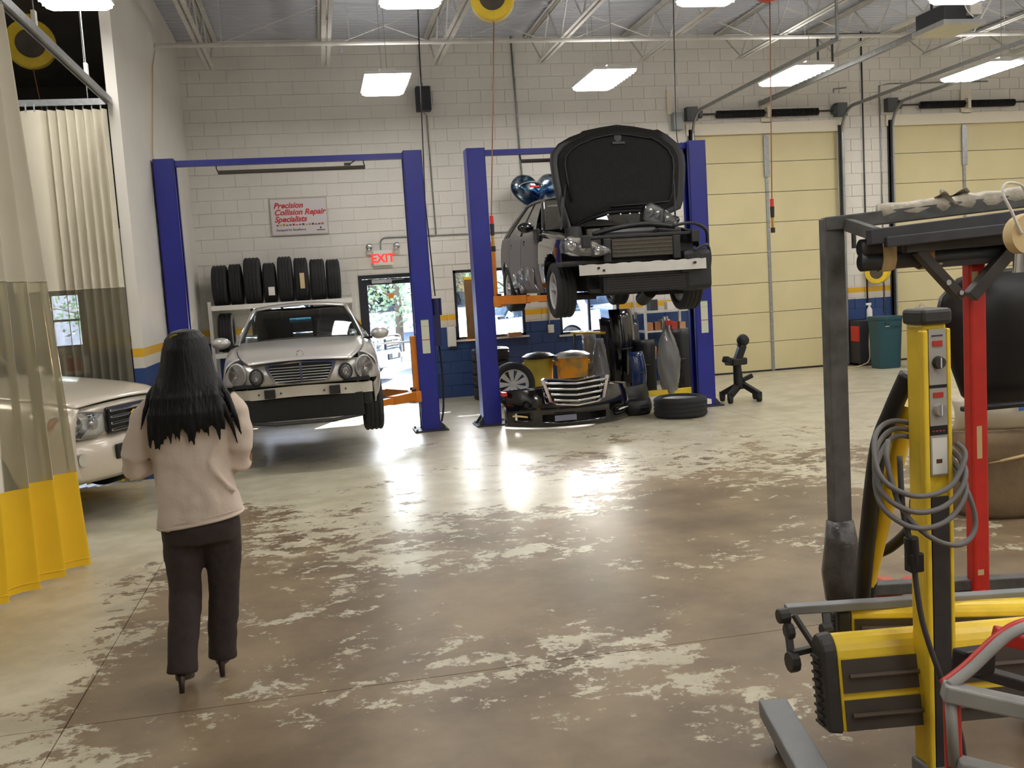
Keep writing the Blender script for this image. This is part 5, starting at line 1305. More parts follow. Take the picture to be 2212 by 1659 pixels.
MB().bb(4.74, 4.98, 16.18, 16.34, .93, 1.09).build('box_body', cardboard, t, bevel=.004); MB().bb(4.85, 4.87, 16.178, 16.342, 1.09, 1.092).build('tape', tape_tan, t)
t = thing('clutter_box', 'small tan carton on the sill of the window by the left post', 'box', (3.2, 16.28, .97))
MB().bb(3.10, 3.32, 16.22, 16.34, .97, 1.04).build('box_body', cardboard, t, bevel=.004); MB().bb(3.2, 3.22, 16.218, 16.342, 1.04, 1.042).build('tape', tape_tan, t)
t = thing('wall_outlet', 'pale electrical outlet box with conduit on the blue dado', 'outlet', (3.86, YB, 1.0))
MB().bb(3.82, 3.92, YB-.05, YB, .98, 1.12).build('box_body', paper_white, t, bevel=.004); MB().cyl((3.85, YB-.02, 1.12), (3.85, YB-.02, 2.7), .010, seg=8).build('riser', galv, t)
t = thing('paper_holder', 'white paper towel holder on the back wall beside the left window', 'dispenser', (2.12, YB, .85))
MB().bb(2.07, 2.21, YB-.12, YB, .86, 1.2).build('case', paper_white, t, bevel=.02)
MB().bb(2.09, 2.19, YB-.13, YB-.11, .84, .87).build('slot', black_plastic, t)
# engine stand
t = thing('engine_stand', 'black wheeled transmission stand in front of the left rolling door', 'stand', (5.74, 12.85, 0))
ironm = mat('black_iron', C3(34, 34, 34), .5, .3, noise=.25, scale=18)
ex, ey = 5.74, 12.85
for a in (.35, 2.5, 3.7, 5.4):
    e = Vector((ex+.27*math.cos(a), ey+.27*math.sin(a), .11)); l_o = MB().bar((ex, ey, .26), e, .085, .075).build('leg', ironm, t, bevel=.012)
    MB().cyl(e+Vector((-.022, 0, -.06)), e+Vector((.022, 0, -.06)), .05, seg=14).bb(e.x-.035, e.x+.035, e.y-.025, e.y+.025, .05, .14).build('caster', rubber, l_o)
MB().cyl((ex-.03, ey, .18), (ex-.05, ey, .56), .075, .055, seg=14).build('post', ironm, t, smooth=True, auto=40)
MB().box((ex-.06, ey, .57), (.26, .20, .10), rz=.3).bar((ex-.16, ey-.05, .57), (ex-.27, ey-.1, .63), .11, .09).build('saddle', ironm, t, bevel=.02)
MB().bar((ex-.04, ey, .58), (ex+.05, ey, .80), .12, .10).build('neck', ironm, t, bevel=.02)
MB().lathe([(.001, -.07), (.07, -.06), (.09, 0), (.07, .06), (.001, .07)], (ex+.055, ey, .86), 'Y', 18).bar((ex-.02, ey, .78), (ex+.11, ey, .84), .05, .05).build('head', ironm, t, smooth=True)
MB().bar((ex+.02, ey-.02, .30), (ex+.16, ey-.04, .36), .06, .06).build('release_lever', ironm, t, bevel=.01)
# barrels by the pier
tealm = mat('teal_plastic', C3(34, 74, 84), .5); bluem = mat('blue_plastic', C3(26, 84, 128), .5)
def tall_bin(x, y, w_, d_, h, m, label, tagm=None):
    t = thing('tall_bin', label, 'bin', (x, y, 0))
    rings = []
    for z, s in ((0, .84), (.02, .86), (h-.05, 1.0), (h-.05, 1.06), (h, 1.06), (h, .98)):
        rings.append([Vector((x+a*w_/2*s, y+b*d_/2*s, z)) for a, b in ((-1, -.7), (-.7, -1), (.7, -1), (1, -.7), (1, .7), (.7, 1), (-.7, 1), (-1, .7))])
    MB().loft(rings).build('body', m, t)
    MB().bb(x-w_*.3, x+w_*.3, y-d_/2*1.0-.012, y-d_/2*.9, h-.16, h-.1).build('grip', m, t)
    if tagm: MB().bb(x-w_*.3, x-w_*.12, y-d_/2-.012, y-d_/2-.004, h-.17, h-.11).build('label', paper_white, t)
tall_bin(9.62, 15.45, .46, .44, .90, tealm, 'dark teal plastic bin with a white label before the pier', 1)
tall_bin(10.12, 15.10, .44, .42, .91, bluem, 'blue plastic bin right of the teal bin')
t = thing('compressor', 'dark boxy machine with red side standing against the pier', 'machine', (9.55, 16.1, 0))
MB().bb(9.42, 9.86, 15.95, 16.3, .05, .82).build('case', mat('machine_dark', C3(40, 40, 46), .5), t, bevel=.01); MB().bb(9.40, 9.425, 15.95, 16.2, .45, .72).build('red_panel', red_paint, t)
for xx in (9.47, 9.8): MB().bb(xx-.03, xx+.03, 15.97, 16.03, 0, .05).build('foot', black_plastic, t)
MB().tube(smooth_path([(9.62, 15.94, .7), (9.55, 15.85, .4), (9.50, 15.8, .1), (9.2, 15.75, .02), (9.0, 15.8, .015)]), .010, seg=6).build('air_hose', tape_tan, t, smooth=True)
t = thing('spray_bottle', 'white spray bottle standing on the dark machine by the pier', 'bottle', (9.72, 16.1, .82))
MB().lathe([(.045, .82), (.05, .86), (.05, 1.0), (.02, 1.05), (.02, 1.08), (.001, 1.08)], (9.72, 16.1, 0), seg=18).build('bottle_body', paper_white, t, smooth=True, auto=40); MB().bb(9.66, 9.75, 16.08, 16.12, 1.08, 1.12).build('trigger', paper_white, t)
t = thing('rag_pile', 'crumpled pale rags heaped on the blue bin', 'rags', (10.12, 15.1, .91))
MB().grid(lambda u, v: (10.12+(u-.5)*.42, 15.10+(v-.5)*.36, .90+.17*math.sin(u*PI)*math.sin(v*PI)*(1+.25*math.sin(u*17)*math.cos(v*13))), 24, 20).build('cloth', mat('rag_cloth', C3(176, 164, 140), .9, noise=.15, scale=9), t, smooth=True)

# ------------------------------------------------------------------ the woman walking away
def ring(cx_, cy, z, a, b, n=28, pw=2.0, tilt=(0, 0)):
    out = []
    for k in range(n):
        t_ = 2*PI*k/n; c, s = math.cos(t_), math.sin(t_)
        x = a*math.copysign(abs(c)**(2/pw), c); y = b*math.copysign(abs(s)**(2/pw), s)
        out.append(Vector((cx_+x, cy+y, z+x*tilt[0]+y*tilt[1])))
    return out
def limb(pts, n=16):
    """rings along a bent path, pts = (x, y, z, rx, ry)"""
    P = [Vector(p[:3]) for p in pts]; rings = []
    for i, p in enumerate(pts):
        d = (P[min(i+1, len(P)-1)]-P[max(i-1, 0)]).normalized(); _, x, y = ortho(d)
        if i and x.dot(px) < 0: x, y = -x, -y
        px = x
        rings.append([P[i]+x*math.cos(2*PI*k/n)*p[3]+y*math.sin(2*PI*k/n)*(p[4] if len(p) > 4 else p[3]) for k in range(n)])
    return rings
def remesh(o, vox, it=6, disp=None):
    r = o.modifiers.new('remesh', 'REMESH'); r.mode = 'VOXEL'; r.voxel_size = vox; r.use_smooth_shade = True
    s = o.modifiers.new('smooth', 'SMOOTH'); s.iterations = it; s.factor = .5
    return o
def wrinkle(o, size, k):
    tx = bpy.data.textures.new('fabric_folds', 'CLOUDS'); tx.noise_scale = size; tx.noise_depth = 1
    d_ = o.modifiers.new('folds', 'DISPLACE'); d_.texture = tx; d_.strength = k; d_.mid_level = .5; d_.texture_coords = 'LOCAL'
    s = o.modifiers.new('soften', 'SMOOTH'); s.iterations = 3
    return o
WX, WY = -.62, 4.72
W_ = thing('person', 'woman with long black hair in a pale sweater and dark trousers walking away', 'person', (WX, WY, 0))
skin = mat('skin', C3(150, 108, 84), .5)
mb = MB()   # body: head, neck, trunk core, forearms, hands with fingers, legs, feet
hy = WY+.06
mb.loft([ring(WX-.005, hy+.005, 1.47, .045, .05), ring(WX-.005, hy+.01, 1.50, .062, .075), ring(WX-.005, hy+.012, 1.55, .074, .092), ring(WX-.005, hy+.01, 1.60, .078, .098), ring(WX-.005, hy+.0, 1.65, .070, .088), ring(WX-.005, hy-.005, 1.685, .045, .058), ring(WX-.005, hy-.005, 1.697, .012, .016)])
mb.loft([ring(WX-.005, WY+.01, 1.34, .062, .06), ring(WX-.005, WY+.03, 1.42, .052, .055), ring(WX-.005, hy, 1.50, .052, .056)])
mb.loft(limb([(WX-.005, hy+.085, 1.60, .010), (WX-.005, hy+.105, 1.575, .014), (WX-.005, hy+.108, 1.555, .016), (WX-.005, hy+.09, 1.545, .012)], 10))
for s in (-1, 1): mb.loft(limb([(WX-.005+s*.078, hy-.005, 1.545, .010, .018), (WX-.005+s*.086, hy-.01, 1.575, .010, .024), (WX-.005+s*.082, hy-.008, 1.60, .008, .018)], 10))
mb.loft([ring(WX-.01, WY, .72, .15, .10), ring(WX-.01, WY, .90, .155, .11), ring(WX-.02, WY, 1.08, .12, .085), ring(WX-.02, WY, 1.28, .15, .095), ring(WX-.01, WY+.01, 1.38, .09, .06)])
elb = {-1: Vector((-.915, WY-.02, 1.10)), 1: Vector((-.40, WY-.03, 1.09))}
hand = {-1: Vector((-.72, WY+.22, 1.13)), 1: Vector((-.52, WY+.22, 1.12))}
for s in (-1, 1):
    h_ = hand[s]; e_ = elb[s]; d_ = (h_-e_).normalized()
    mb.loft(limb([(*e_, .042), (*(e_.lerp(h_, .4)), .040), (*(e_.lerp(h_, .8)), .030), (*h_, .026)], 12))
    up = Vector((0, 0, 1)); side = d_.cross(up).normalized()
    mb.loft(limb([(*h_, .026, .018), (*(h_+d_*.035), .036, .016), (*(h_+d_*.075), .038, .015), (*(h_+d_*.085), .030, .012)], 12))
    for q, L_ in ((-.027, .058), (-.009, .068), (.009, .064), (.026, .050)):
        b_ = h_+d_*.078+up*q; mb.loft(limb([(*b_, .009), (*(b_+d_*L_*.5+side*.008*s), .0085), (*(b_+d_*L_*.75+side*.03*s), .008), (*(b_+d_*L_*.7+side*.05*s), .007)], 8))
    b_ = h_+d_*.03+up*.03; mb.loft(limb([(*b_, .011), (*(b_+d_*.025+up*.025+side*.01*s), .010), (*(b_+d_*.055+up*.025+side*.02*s), .008)], 8))
leg = {-1: [(-.715, WY, .78), (-.725, WY+.02, .48), (-.757, WY-.13, .10)], 1: [(-.545, WY, .78), (-.553, WY+.05, .48), (-.598, WY+.08, .09)]}
for s in (-1, 1):
    a, k_, f_ = leg[s]
    mb.loft(limb([(*a, .075), (*k_, .050), (k_[0]*.4+f_[0]*.6, k_[1]*.4+f_[1]*.6, .26, .036)], 14))
body = remesh(mb.build('body', skin, W_), .008, 3)
for s in (-1, 1):
    MB().lathe([(.001, -.009), (.009, -.004), (.009, .004), (.001, .009)], (WX-.005+s*.032, hy+.092, 1.60), 'Y', 12).build('eye', mat('eye_white', C3(230, 228, 222), .3), body, smooth=True)
MB().bar((WX-.03, hy+.098, 1.515), (WX+.02, hy+.098, 1.515), .01, .008).build('mouth', mat('lips', C3(140, 70, 66), .5), body)
# trousers
trm = mat('trousers_brown', C3(56, 47, 45), .85, noise=.12, scale=30, bump=.1, bscale=60)
mb = MB()
mb.loft([ring(WX-.005, WY, 1.0, .155, .115, pw=2.3), ring(WX-.005, WY-.01, .88, .172, .128, pw=2.3), ring(WX-.008, WY-.012, .80, .176, .135, pw=2.4), ring(WX-.01, WY-.005, .72, .165, .12, pw=2.4)])
mb.loft(limb([(-.708, WY-.005, .80, .088, .10), (-.718, WY, .68, .084, .092), (-.726, WY+.012, .56, .076, .08), (-.728, WY+.012, .48, .070, .074), (-.735, WY-.02, .38, .069, .074), (-.745, WY-.06, .28, .062, .072), (-.752, WY-.09, .20, .057, .07), (-.757, WY-.11, .125, .054, .072)], 20))
mb.loft(limb([(-.545, WY-.005, .80, .086, .10), (-.543, WY+.01, .68, .078, .090), (-.547, WY+.035, .56, .070, .078), (-.553, WY+.05, .48, .067, .074), (-.565, WY+.055, .38, .064, .073), (-.58, WY+.065, .28, .057, .071), (-.590, WY+.075, .18, .054, .070), (-.596, WY+.08, .11, .053, .072)], 20))
wrinkle(remesh(mb.build('trousers', trm, W_), .009, 4), .08, .012)
# boots
bootm = mat('boot_brown', C3(48, 34, 30), .4)
for s, (fx, fy, lift_) in {-1: (-.762, WY-.11, .03), 1: (-.602, WY+.09, .05)}.items():
    pit = .30 if s < 0 else .10
    def bt(x, y, z):
        v = Matrix.Rotation(-pit, 3, 'X') @ Vector((x, y-.16, z)); return Vector((fx+v.x, fy+.16+v.y, v.z+lift_))
    bo = MB().loft([[bt(p.x, p.y, p.z) for p in r] for r in (ring(0, -.01, .32, .042, .048), ring(0, -.005, .13, .040, .049), ring(0, .02, .085, .037, .068), ring(0, .07, .050, .040, .12), ring(0, .085, .020, .040, .135), ring(0, .085, .012, .036, .13))]).build('boot', bootm, W_, smooth=True)
    MB().loft([[bt(p.x, p.y, p.z) for p in r] for r in (ring(0, -.028, .055, .026, .026, 12), ring(0, -.034, .0, .014, .014, 12), ring(0, -.034, -.045, .012, .012, 12))]).build('heel', bootm, bo, smooth=True)
# sweater: trunk and two sleeves merged
swm = mat('sweater_cream', C3(210, 194, 178), .95, noise=.05, scale=6, bump=.12, bscale=90, sheen=.2)
mb = MB()
hem = (.11, 0)
mb.loft([ring(WX-.005, WY, .815, .196, .150, pw=2.5, tilt=hem), ring(WX-.005, WY-.006, .86, .192, .152, pw=2.5, tilt=(.06, 0)), ring(WX-.01, WY-.004, .95, .180, .142, pw=2.5), ring(WX-.02, WY, 1.06, .172, .132, pw=2.5), ring(WX-.022, WY-.004, 1.18, .176, .130, pw=2.5), ring(WX-.018, WY-.008, 1.28, .190, .128, pw=2.5), ring(WX-.012, WY-.004, 1.36, .188, .112, pw=2.4), ring(WX-.008, WY+.005, 1.405, .150, .090, pw=2.2), ring(WX-.006, WY+.012, 1.43, .095, .075), ring(WX-.005, WY+.016, 1.455, .062, .062)])
mb.loft(limb([(-.775, WY, 1.365, .066), (-.825, WY-.005, 1.31, .068), (-.862, WY-.012, 1.22, .064), (-.892, WY-.02, 1.14, .060), (-.900, WY+.005, 1.09, .062), (-.86, WY+.07, 1.085, .056), (-.80, WY+.14, 1.105, .048), (-.745, WY+.20, 1.125, .040)], 18))
mb.loft(limb([(-.47, WY, 1.365, .066), (-.425, WY-.005, 1.31, .068), (-.415, WY-.015, 1.22, .064), (-.418, WY-.03, 1.14, .060), (-.425, WY-.015, 1.085, .062), (-.455, WY+.05, 1.07, .056), (-.49, WY+.13, 1.09, .048), (-.51, WY+.19, 1.11, .040)], 18))
for pts in ((([(-.50, WY-.110, 1.22), (-.545, WY-.134, 1.10), (-.49, WY-.125, 1.0), (-.45, WY-.10, .95)])),):
    mb.tube([p+Vector((0, .010, 0)) for p in smooth_path(pts, 6)], .011, seg=8)
wrinkle(remesh(mb.build('sweater', swm, W_), .009, 6), .10, .022)
hm = [Vector((p.x, p.y, p.z)) for p in ring(WX-.005, WY-.002, .824, .193, .148, 60, 2.5, (.11, 0))]
MB().tube(hm, .008, seg=8, closed=True).build('hem_band', swm, W_, smooth=True)
MB().tube([Vector((p.x, p.y, p.z+.022)) for p in hm], .003, seg=6, closed=True).build('hem_stitch', swm, W_, smooth=True)
# hair: one cap with a long fall over the back plus strands
hairm = mat('hair_black', C3(11, 10, 10), .5, noise=.4, scale=1.0, bump=.3, spec=.3)
for n_ in [n_ for n_ in hairm.node_tree.nodes if n_.type == 'TEX_NOISE']:
    mp_ = hairm.node_tree.nodes.new('ShaderNodeMapping'); mp_.inputs['Scale'].default_value = (110, 60, 5)
    src_ = n_.inputs['Vector'].links[0].from_socket
    hairm.node_tree.links.new(src_, mp_.inputs[0]); hairm.node_tree.links.new(mp_.outputs[0], n_.inputs['Vector'])
mb = MB(); hx = WX-.005
cap = [(1.712, hy-.01, .02, .02), (1.70, hy-.012, .065, .068), (1.67, hy-.02, .092, .100), (1.62, hy-.028, .108, .118), (1.56, hy-.045, .118, .112), (1.50, hy-.075, .132, .095), (1.44, hy-.12, .145, .070), (1.38, hy-.155, .154, .052), (1.34, hy-.178, .150, .040), (1.315, hy-.188, .135, .026), (1.30, hy-.192, .11, .012)]
mb.loft([ring(hx-.004*(i > 5)*(i-5)*.4, y_, z_, a_, b_, 24) for i, (z_, y_, a_, b_) in enumerate(cap)])
rnd = random.Random(12)
for k in range(110):
    u = rnd.uniform(-1, 1); x0_ = hx+u*.118; x1_ = hx+u*.150+rnd.uniform(-.012, .012)
    zb = 1.30-rnd.uniform(0, .025)-(.09*rnd.random()**5)
    y1_ = WY-.142-.022*(1-abs(u)); r_ = rnd.uniform(.008, .013)
    mb.loft(limb([(x0_, hy-.07-.05*(1-abs(u)), 1.50, r_*1.6), (lerp(x0_, x1_, .6), hy-.185-.015*(1-abs(u)), 1.40, r_*1.5), (x1_, y1_, 1.335, r_*1.2), (x1_+u*.006, y1_-.003, lerp(1.335, zb, .6), r_), (x1_+u*.012, y1_-.002, zb-.012, r_*.35)], 8))
for pts in (((hx-.11, hy-.05, 1.50, .02), (hx-.165, WY-.06, 1.42, .018), (hx-.185, WY-.085, 1.36, .012), (hx-.215, WY-.075, 1.27, .003)), ((hx+.11, hy-.06, 1.50, .022), (hx+.17, WY-.07, 1.40, .020), (hx+.205, WY-.09, 1.30, .014), (hx+.225, WY-.07, 1.20, .003)), ((hx+.09, hy-.09, 1.48, .022), (hx+.155, WY-.12, 1.36, .018), (hx+.19, WY-.10, 1.25, .010), (hx+.205, WY-.09, 1.17, .003))):
    mb.loft(limb(list(pts), 8))
hr = remesh(mb.build('hair', hairm, W_), .005, 3)
MB().tube([(hx-.03+.025*math.cos(a), hy-.085, 1.675+.012*math.sin(a)) for a in [PI*k/8 for k in range(9)]], .006, seg=6).build('hair_clip', mat('clip_gold', C3(200, 170, 60), .3, .6), hr)

# ------------------------------------------------------------------ infrared paint dryer
t = thing('infrared_dryer', 'yellow infrared paint dryer with silver control panel on a column', 'paint dryer', (1.86, 2.85, 0))
irg = mat('dryer_grey', C3(128, 130, 132), .5, noise=.1); ird = mat('dryer_dark', C3(54, 52, 50), .5, noise=.15, scale=20)
x0, x1, y0, y1 = 1.838, 1.928, 2.74, 2.84
col = MB().bb(x0, x1, y0+.012, y1, .16, 1.62).build('column', yellow, t, bevel=.012)
MB().bb(x0-.004, x0+.016, y0, y0+.03, .16, 1.60).build('edge_trim', yellow, col, bevel=.006); MB().bb(x1-.010, x1+.004, y0, y0+.03, .16, 1.60).build('edge_trim', yellow, col, bevel=.004)
MB().bb(x0-.008, x1+.008, y0-.008, y1+.008, 1.615, 1.665).build('cap', ird, col, bevel=.012)
MB().bb(x0+.018, x1-.012, y0+.002, y0+.014, 1.135, 1.60).build('control_panel', mat('panel_silver', C3(176, 174, 166), .4, .3), col)
yp = y0+.001
MB().bb(x0+.018, x1-.012, yp, yp+.003, 1.415, 1.425).bb(x0+.018, x1-.012, yp, yp+.003, 1.265, 1.295).build('panel_stripe', black_plastic, col)
dred = mat('display_red', C3(150, 50, 40), .3, emit=.15)
for z_, hh in ((1.555, .018), (1.393, .016)): MB().bb(x0+.030, x1-.026, yp-.002, yp+.003, z_-hh/2, z_+hh/2).build('display', dred, col)
MB().bb(x0+.028, x1-.024, yp-.001, yp+.003, 1.578, 1.582).build('panel_print', ird, col)
for z_, m_ in ((1.495, ird), (1.345, alu)):
    MB().cyl((x0+.049, yp+.002, z_), (x0+.049, yp-.014, z_), .021, .018, seg=24).build('knob', m_, col, smooth=True, auto=40)
    MB().bar((x0+.049, yp-.015, z_-.016), (x0+.049, yp-.015, z_+.016), .004, .003).build('knob_mark', paper_white, col)
for k in range(4): MB().bb(x0+.024+k*.012, x0+.031+k*.012, yp-.002, yp+.003, 1.276, 1.280).build('indicator', dred, col)
MB().bb(x0+.022, x1-.016, yp-.001, yp+.003, 1.14, 1.255).build('rating_plate', paper_white, col); MB().bb(x0+.036, x1-.034, yp-.002, yp+.003, 1.175, 1.188).build('plate_print', mat('plate_brown', C3(90, 50, 40), .5), col)
MB().bb(x0+.018, x1-.012, yp, yp+.012, .16, 1.065).build('front_cover', ird, col)
# strut, black pole
st2 = MB().cyl((1.90, 2.92, 1.35), (1.965, 3.32, .60), .032, seg=16).build('strut', yellow, t, smooth=True, auto=40)
MB().cyl((1.965, 3.32, .62), (1.975, 3.38, .45), .040, seg=16).build('strut_boot', black_plastic, st2)
MB().tube(smooth_path([(1.86, 2.86, 1.45), (1.84, 2.93, 1.32), (1.83, 3.0, 1.18), (1.88, 3.16, .85), (1.93, 3.30, .55)]), .030, seg=10).build('cable_sleeve', black_plastic, t, smooth=True)
MB().tube(smooth_path([(1.99, 3.30, .72), (2.03, 3.25, .76), (2.05, 3.15, .86), (2.0, 3.05, .98)]), .02, seg=8).build('hose_bend', black_plastic, t, smooth=True)
# base and legs
bs_ = MB().bar((1.60, 3.40, .13), (1.36, 2.30, .13), .11, .07).build('base_frame', irg, t, bevel=.008)
MB().bar((1.42, 2.33, .13), (2.36, 2.26, .13), .10, .07).build('base_crossbar', irg, bs_, bevel=.008)
MB().bar((2.62, 3.30, .13), (2.40, 2.22, .13), .11, .07).build('base_leg', irg, bs_, bevel=.008)
MB().bar((1.885, 2.84, .13), (1.885, 2.34, .13), .12, .075).build('column_foot', irg, bs_, bevel=.008)
for xx, yy in ((1.58, 3.28), (2.60, 3.22), (1.38, 2.36), (2.42, 2.30)):
    MB().cyl((xx-.018, yy, .05), (xx+.018, yy, .05), .05, seg=18).bb(xx-.028, xx+.028, yy-.03, yy+.03, .05, .105).build('caster', rubber, bs_)
# two lamp cassettes
def cassette(a, b, r, hgt, roll, nm):
    a, b = Vector(a), Vector(b); d = (b-a).normalized(); up = Vector((0, 0, 1)); f = d.cross(up).normalized()   # f points to the camera side
    up = (f.cross(d)).normalized(); 
    Rr = Matrix.Rotation(roll, 3, d); up = Rr @ up; f = Rr @ f
    prof = [(-.5, -.52), (-.5, .28)] + [(.5*math.cos(PI-PI*k/10), .28+.24*math.sin(PI-PI*k/10)) for k in range(1, 10)] + [(.5, .28), (.5, -.52)]
    def sec(p, s_=1.0): return [p+f*q[0]*r*2*s_+up*q[1]*hgt*s_ for q in prof]
    c_ = MB().loft([sec(a), sec(b)]).build('lamp_cassette', yellow, t, bevel=.004)
    for p, q in ((a, a-d*.05), (b, b+d*.05)): MB().loft([sec(p, 1.05), sec(q, 1.0)]).build('end_cap', ird, c_, bevel=.01)
    for z0_, z1_ in ((.26, -.10), (-.18, -.51)):
        g_ = a+f*r*1.02+up*hgt*(z0_+z1_)/2; g2_ = b+f*r*1.02+up*hgt*(z0_+z1_)/2
        MB().bar(g_+d*.01, g2_-d*.01, .014, hgt*(z0_-z1_), up=up).build('reflector_tray', mat('tray_brown', C3(84, 77, 70), .45, .3, noise=.1), c_)
        MB().cyl(g_+d*.03+f*.012, g2_-d*.03+f*.012, .008, seg=8).build('lamp_tube', mat('quartz_brown', C3(92, 80, 70), .3), c_)
    nfin = 9
    for k in range(nfin):
        p = a-d*.055; z_ = -.45+.9*k/nfin*.9
        MB().box(p+up*hgt*z_, (.012, .05, .008), rot=Matrix((f, d, up)).transposed().inverted() if False else None).build('cooling_fin', ird, c_)
    return c_
cassette((1.77, 3.12, .53), (2.62, 2.84, .53), .055, .17, 0, 'a')
cassette((1.585, 2.90, .44), (2.36, 2.80, .44), .055, .30, -.15, 'b')
br = MB().bar((1.53, 3.12, .62), (2.64, 2.92, .62), .045, .03).build('cross_bar', irg, t, bevel=.004)
MB().bar((1.52, 3.10, .62), (1.50, 3.02, .44), .025, .02).bar((1.53, 3.06, .62), (1.58, 2.98, .50), .02, .016).bar((1.50, 3.02, .50), (1.72, 3.02, .52), .025, .02).bar((1.67, 3.10, .62), (1.60, 2.92, .36), .028, .022).build('bracket', ird, t, bevel=.003)
for p, r_, hl in (((1.505, 3.09, .61), .026, .02), ((1.50, 3.02, .47), .036, .016), ((1.64, 3.04, .56), .022, .02), ((1.515, 3.07, .56), .030, .012), ((1.60, 2.94, .49), .02, .02)):
    MB().cyl(Vector(p)-Vector((hl, 0, 0)), Vector(p)+Vector((hl, 0, 0)), r_, seg=10).build('hand_knob', ird, t, bevel=.004)
# power cable looped over the column
loop = []
pts = [(1.93, 2.72, 1.24)]
for k in range(3):
    d0 = .05*k
    pts += [(1.94, 2.69, 1.20-d0*.9), (1.86, 2.66, 1.115-d0), (1.74, 2.66, 1.10-d0), (1.655, 2.70, 1.16-d0*.9), (1.70, 2.80, 1.27-d0), (1.82, 2.87, 1.30-d0*.5), (1.92, 2.80, 1.25-d0*.5)]
pts += [(1.945, 2.70, 1.10), (1.965, 2.68, .98), (1.90, 2.66, .93), (1.80, 2.66, .96), (1.71, 2.68, 1.06), (1.69, 2.72, 1.2), (1.72, 2.76, 1.26)]
MB().tube(smooth_path(pts, 6), .0085, seg=8).build('power_cable', mat('cable_grey', C3(112, 110, 108), .55), t, smooth=True)
cp = MB().tube(smooth_path([(1.72, 2.70, 1.22), (1.715, 2.68, 1.05), (1.735, 2.67, .93), (1.76, 2.66, .70), (1.82, 2.64, .48), (1.87, 2.63, .30), (1.90, 2.66, .06)], 6), .009, seg=8).build('plug_cable', mat('cable_dark', C3(70, 68, 68), .55), t, smooth=True)
MB().cyl((1.733, 2.67, .97), (1.738, 2.67, .88), .022, seg=14).bb(1.72, 1.765, 2.65, 2.69, .86, .92).build('plug', black_plastic, cp, bevel=.004)

# ------------------------------------------------------------------ parts rack with red post
t = thing('parts_rack', 'grimy grey steel parts rack wrapped in plastic at the right', 'rack', (3.2, 4.5, 0))
grime = mat('grimy_steel', C3(92, 92, 90), .55, .3, noise=.3, scale=12, bump=.2)
filmw = mat('dusty_film', C3(176, 168, 150), .45, noise=.2, scale=14, bump=.5, bscale=22)
pst = MB().bb(2.555, 2.655, 4.61, 4.69, .06, 2.06).build('upright', grime, t, bevel=.006)
MB().tube([(2.605, 4.65, .05), (2.60, 4.655, .2), (2.608, 4.645, .34), (2.605, 4.65, .48)], .09, seg=12, rads=[.085, .095, .088, .07]).build('plastic_wrap', mat('dark_film', C3(74, 72, 70), .3, noise=.3, scale=16, bump=.5), pst, smooth=True)
MB().cyl((2.58, 4.65, .05), (2.63, 4.65, .05), .05, seg=16).build('caster', rubber, pst)
MB().bar((2.56, 4.65, 2.03), (4.3, 4.25, 2.13), .09, .07).build('top_rail', grime, t, bevel=.006)
R0, R1 = Vector((2.84, 4.59, 2.065)), Vector((4.25, 4.26, 2.15)); fp = []; fr = []
for k in range(34):
    u = k/33; fp.append(R0.lerp(R1, u)+Vector((0, 0, .004*math.sin(k*1.3)))); fr.append(.050+.004*math.sin(k*2.1)+.003*math.cos(k*3.7))
MB().tube(fp, .05, seg=14, rads=fr).build('plastic_film', filmw, t, smooth=True)
MB().grid(lambda u, v: (3.10+u*.16, 4.50+.05*math.sin(v*5+u*7), 2.10+.05*v+.02*math.sin(u*9)), 8, 4).build('film_tail', filmw, t, smooth=True, solid=.004)
MB().bar((2.66, 4.40, 1.945), (4.2, 4.05, 2.05), .07, .075).build('lower_rail', mat('rail_dark', C3(70, 70, 76), .45, .3, noise=.15, scale=9), t, bevel=.005)
MB().bar((2.72, 4.35, 1.915), (4.2, 4.0, 1.99), .05, .05).build('lower_rail', mat('rail_dark', C3(70, 70, 76), .45, .3), t, bevel=.005)
MB().bar((2.66, 4.58, 2.02), (2.70, 4.40, 1.96), .05, .06).bar((2.70, 4.60, 2.02), (2.70, 4.60, 1.90), .015, .02).build('rail_clamp', grime, t)
for yy in (4.64,): MB().bar((4.15, 4.3, .06), (4.15, 4.3, 2.08), .10, .09).build('upright', grime, t, bevel=.006)
MB().bar((2.62, 4.65, .10), (4.15, 4.3, .10), .08, .06).build('base_rail', grime, t, bevel=.006)
t = thing('red_stand', 'red steel post with dark V shaped arms standing in the parts rack', 'stand', (3.29, 4.48, 0))
rpst = MB().bb(3.245, 3.340, 4.44, 4.51, .02, 1.86).build('post', red_paint, t, bevel=.014)
scr = mat('scraped_paint', C3(200, 176, 130), .6)
MB().bb(3.27, 3.30, 4.4385, 4.441, .78, .95).build('scrape_mark', scr, rpst); MB().bb(3.255, 3.29, 4.4385, 4.441, 1.69, 1.745).build('scrape_mark', scr, rpst); MB().bb(3.265, 3.30, 4.4385, 4.441, .16, .19).build('scrape_mark', scr, rpst)
armm = mat('arm_dark', C3(70, 66, 62), .5, .3, noise=.2, scale=10)
MB().bar((3.16, 4.40, 1.62), (2.91, 4.38, 1.87), .05, .05).build('arm', armm, t, bevel=.004); MB().bar((3.20, 4.38, 1.62), (3.46, 4.34, 1.90), .07, .06).build('arm', armm, t, bevel=.004)
MB().bar((2.84, 4.38, 1.885), (3.52, 4.34, 1.90), .05, .055).build('head_bar', armm, t, bevel=.004)
MB().cyl((3.14, 4.36, 1.645), (3.14, 4.44, 1.645), .012, seg=10).cyl((3.07, 4.36, 1.70), (3.07, 4.40, 1.70), .014, seg=10).build('bolt', alu, t)
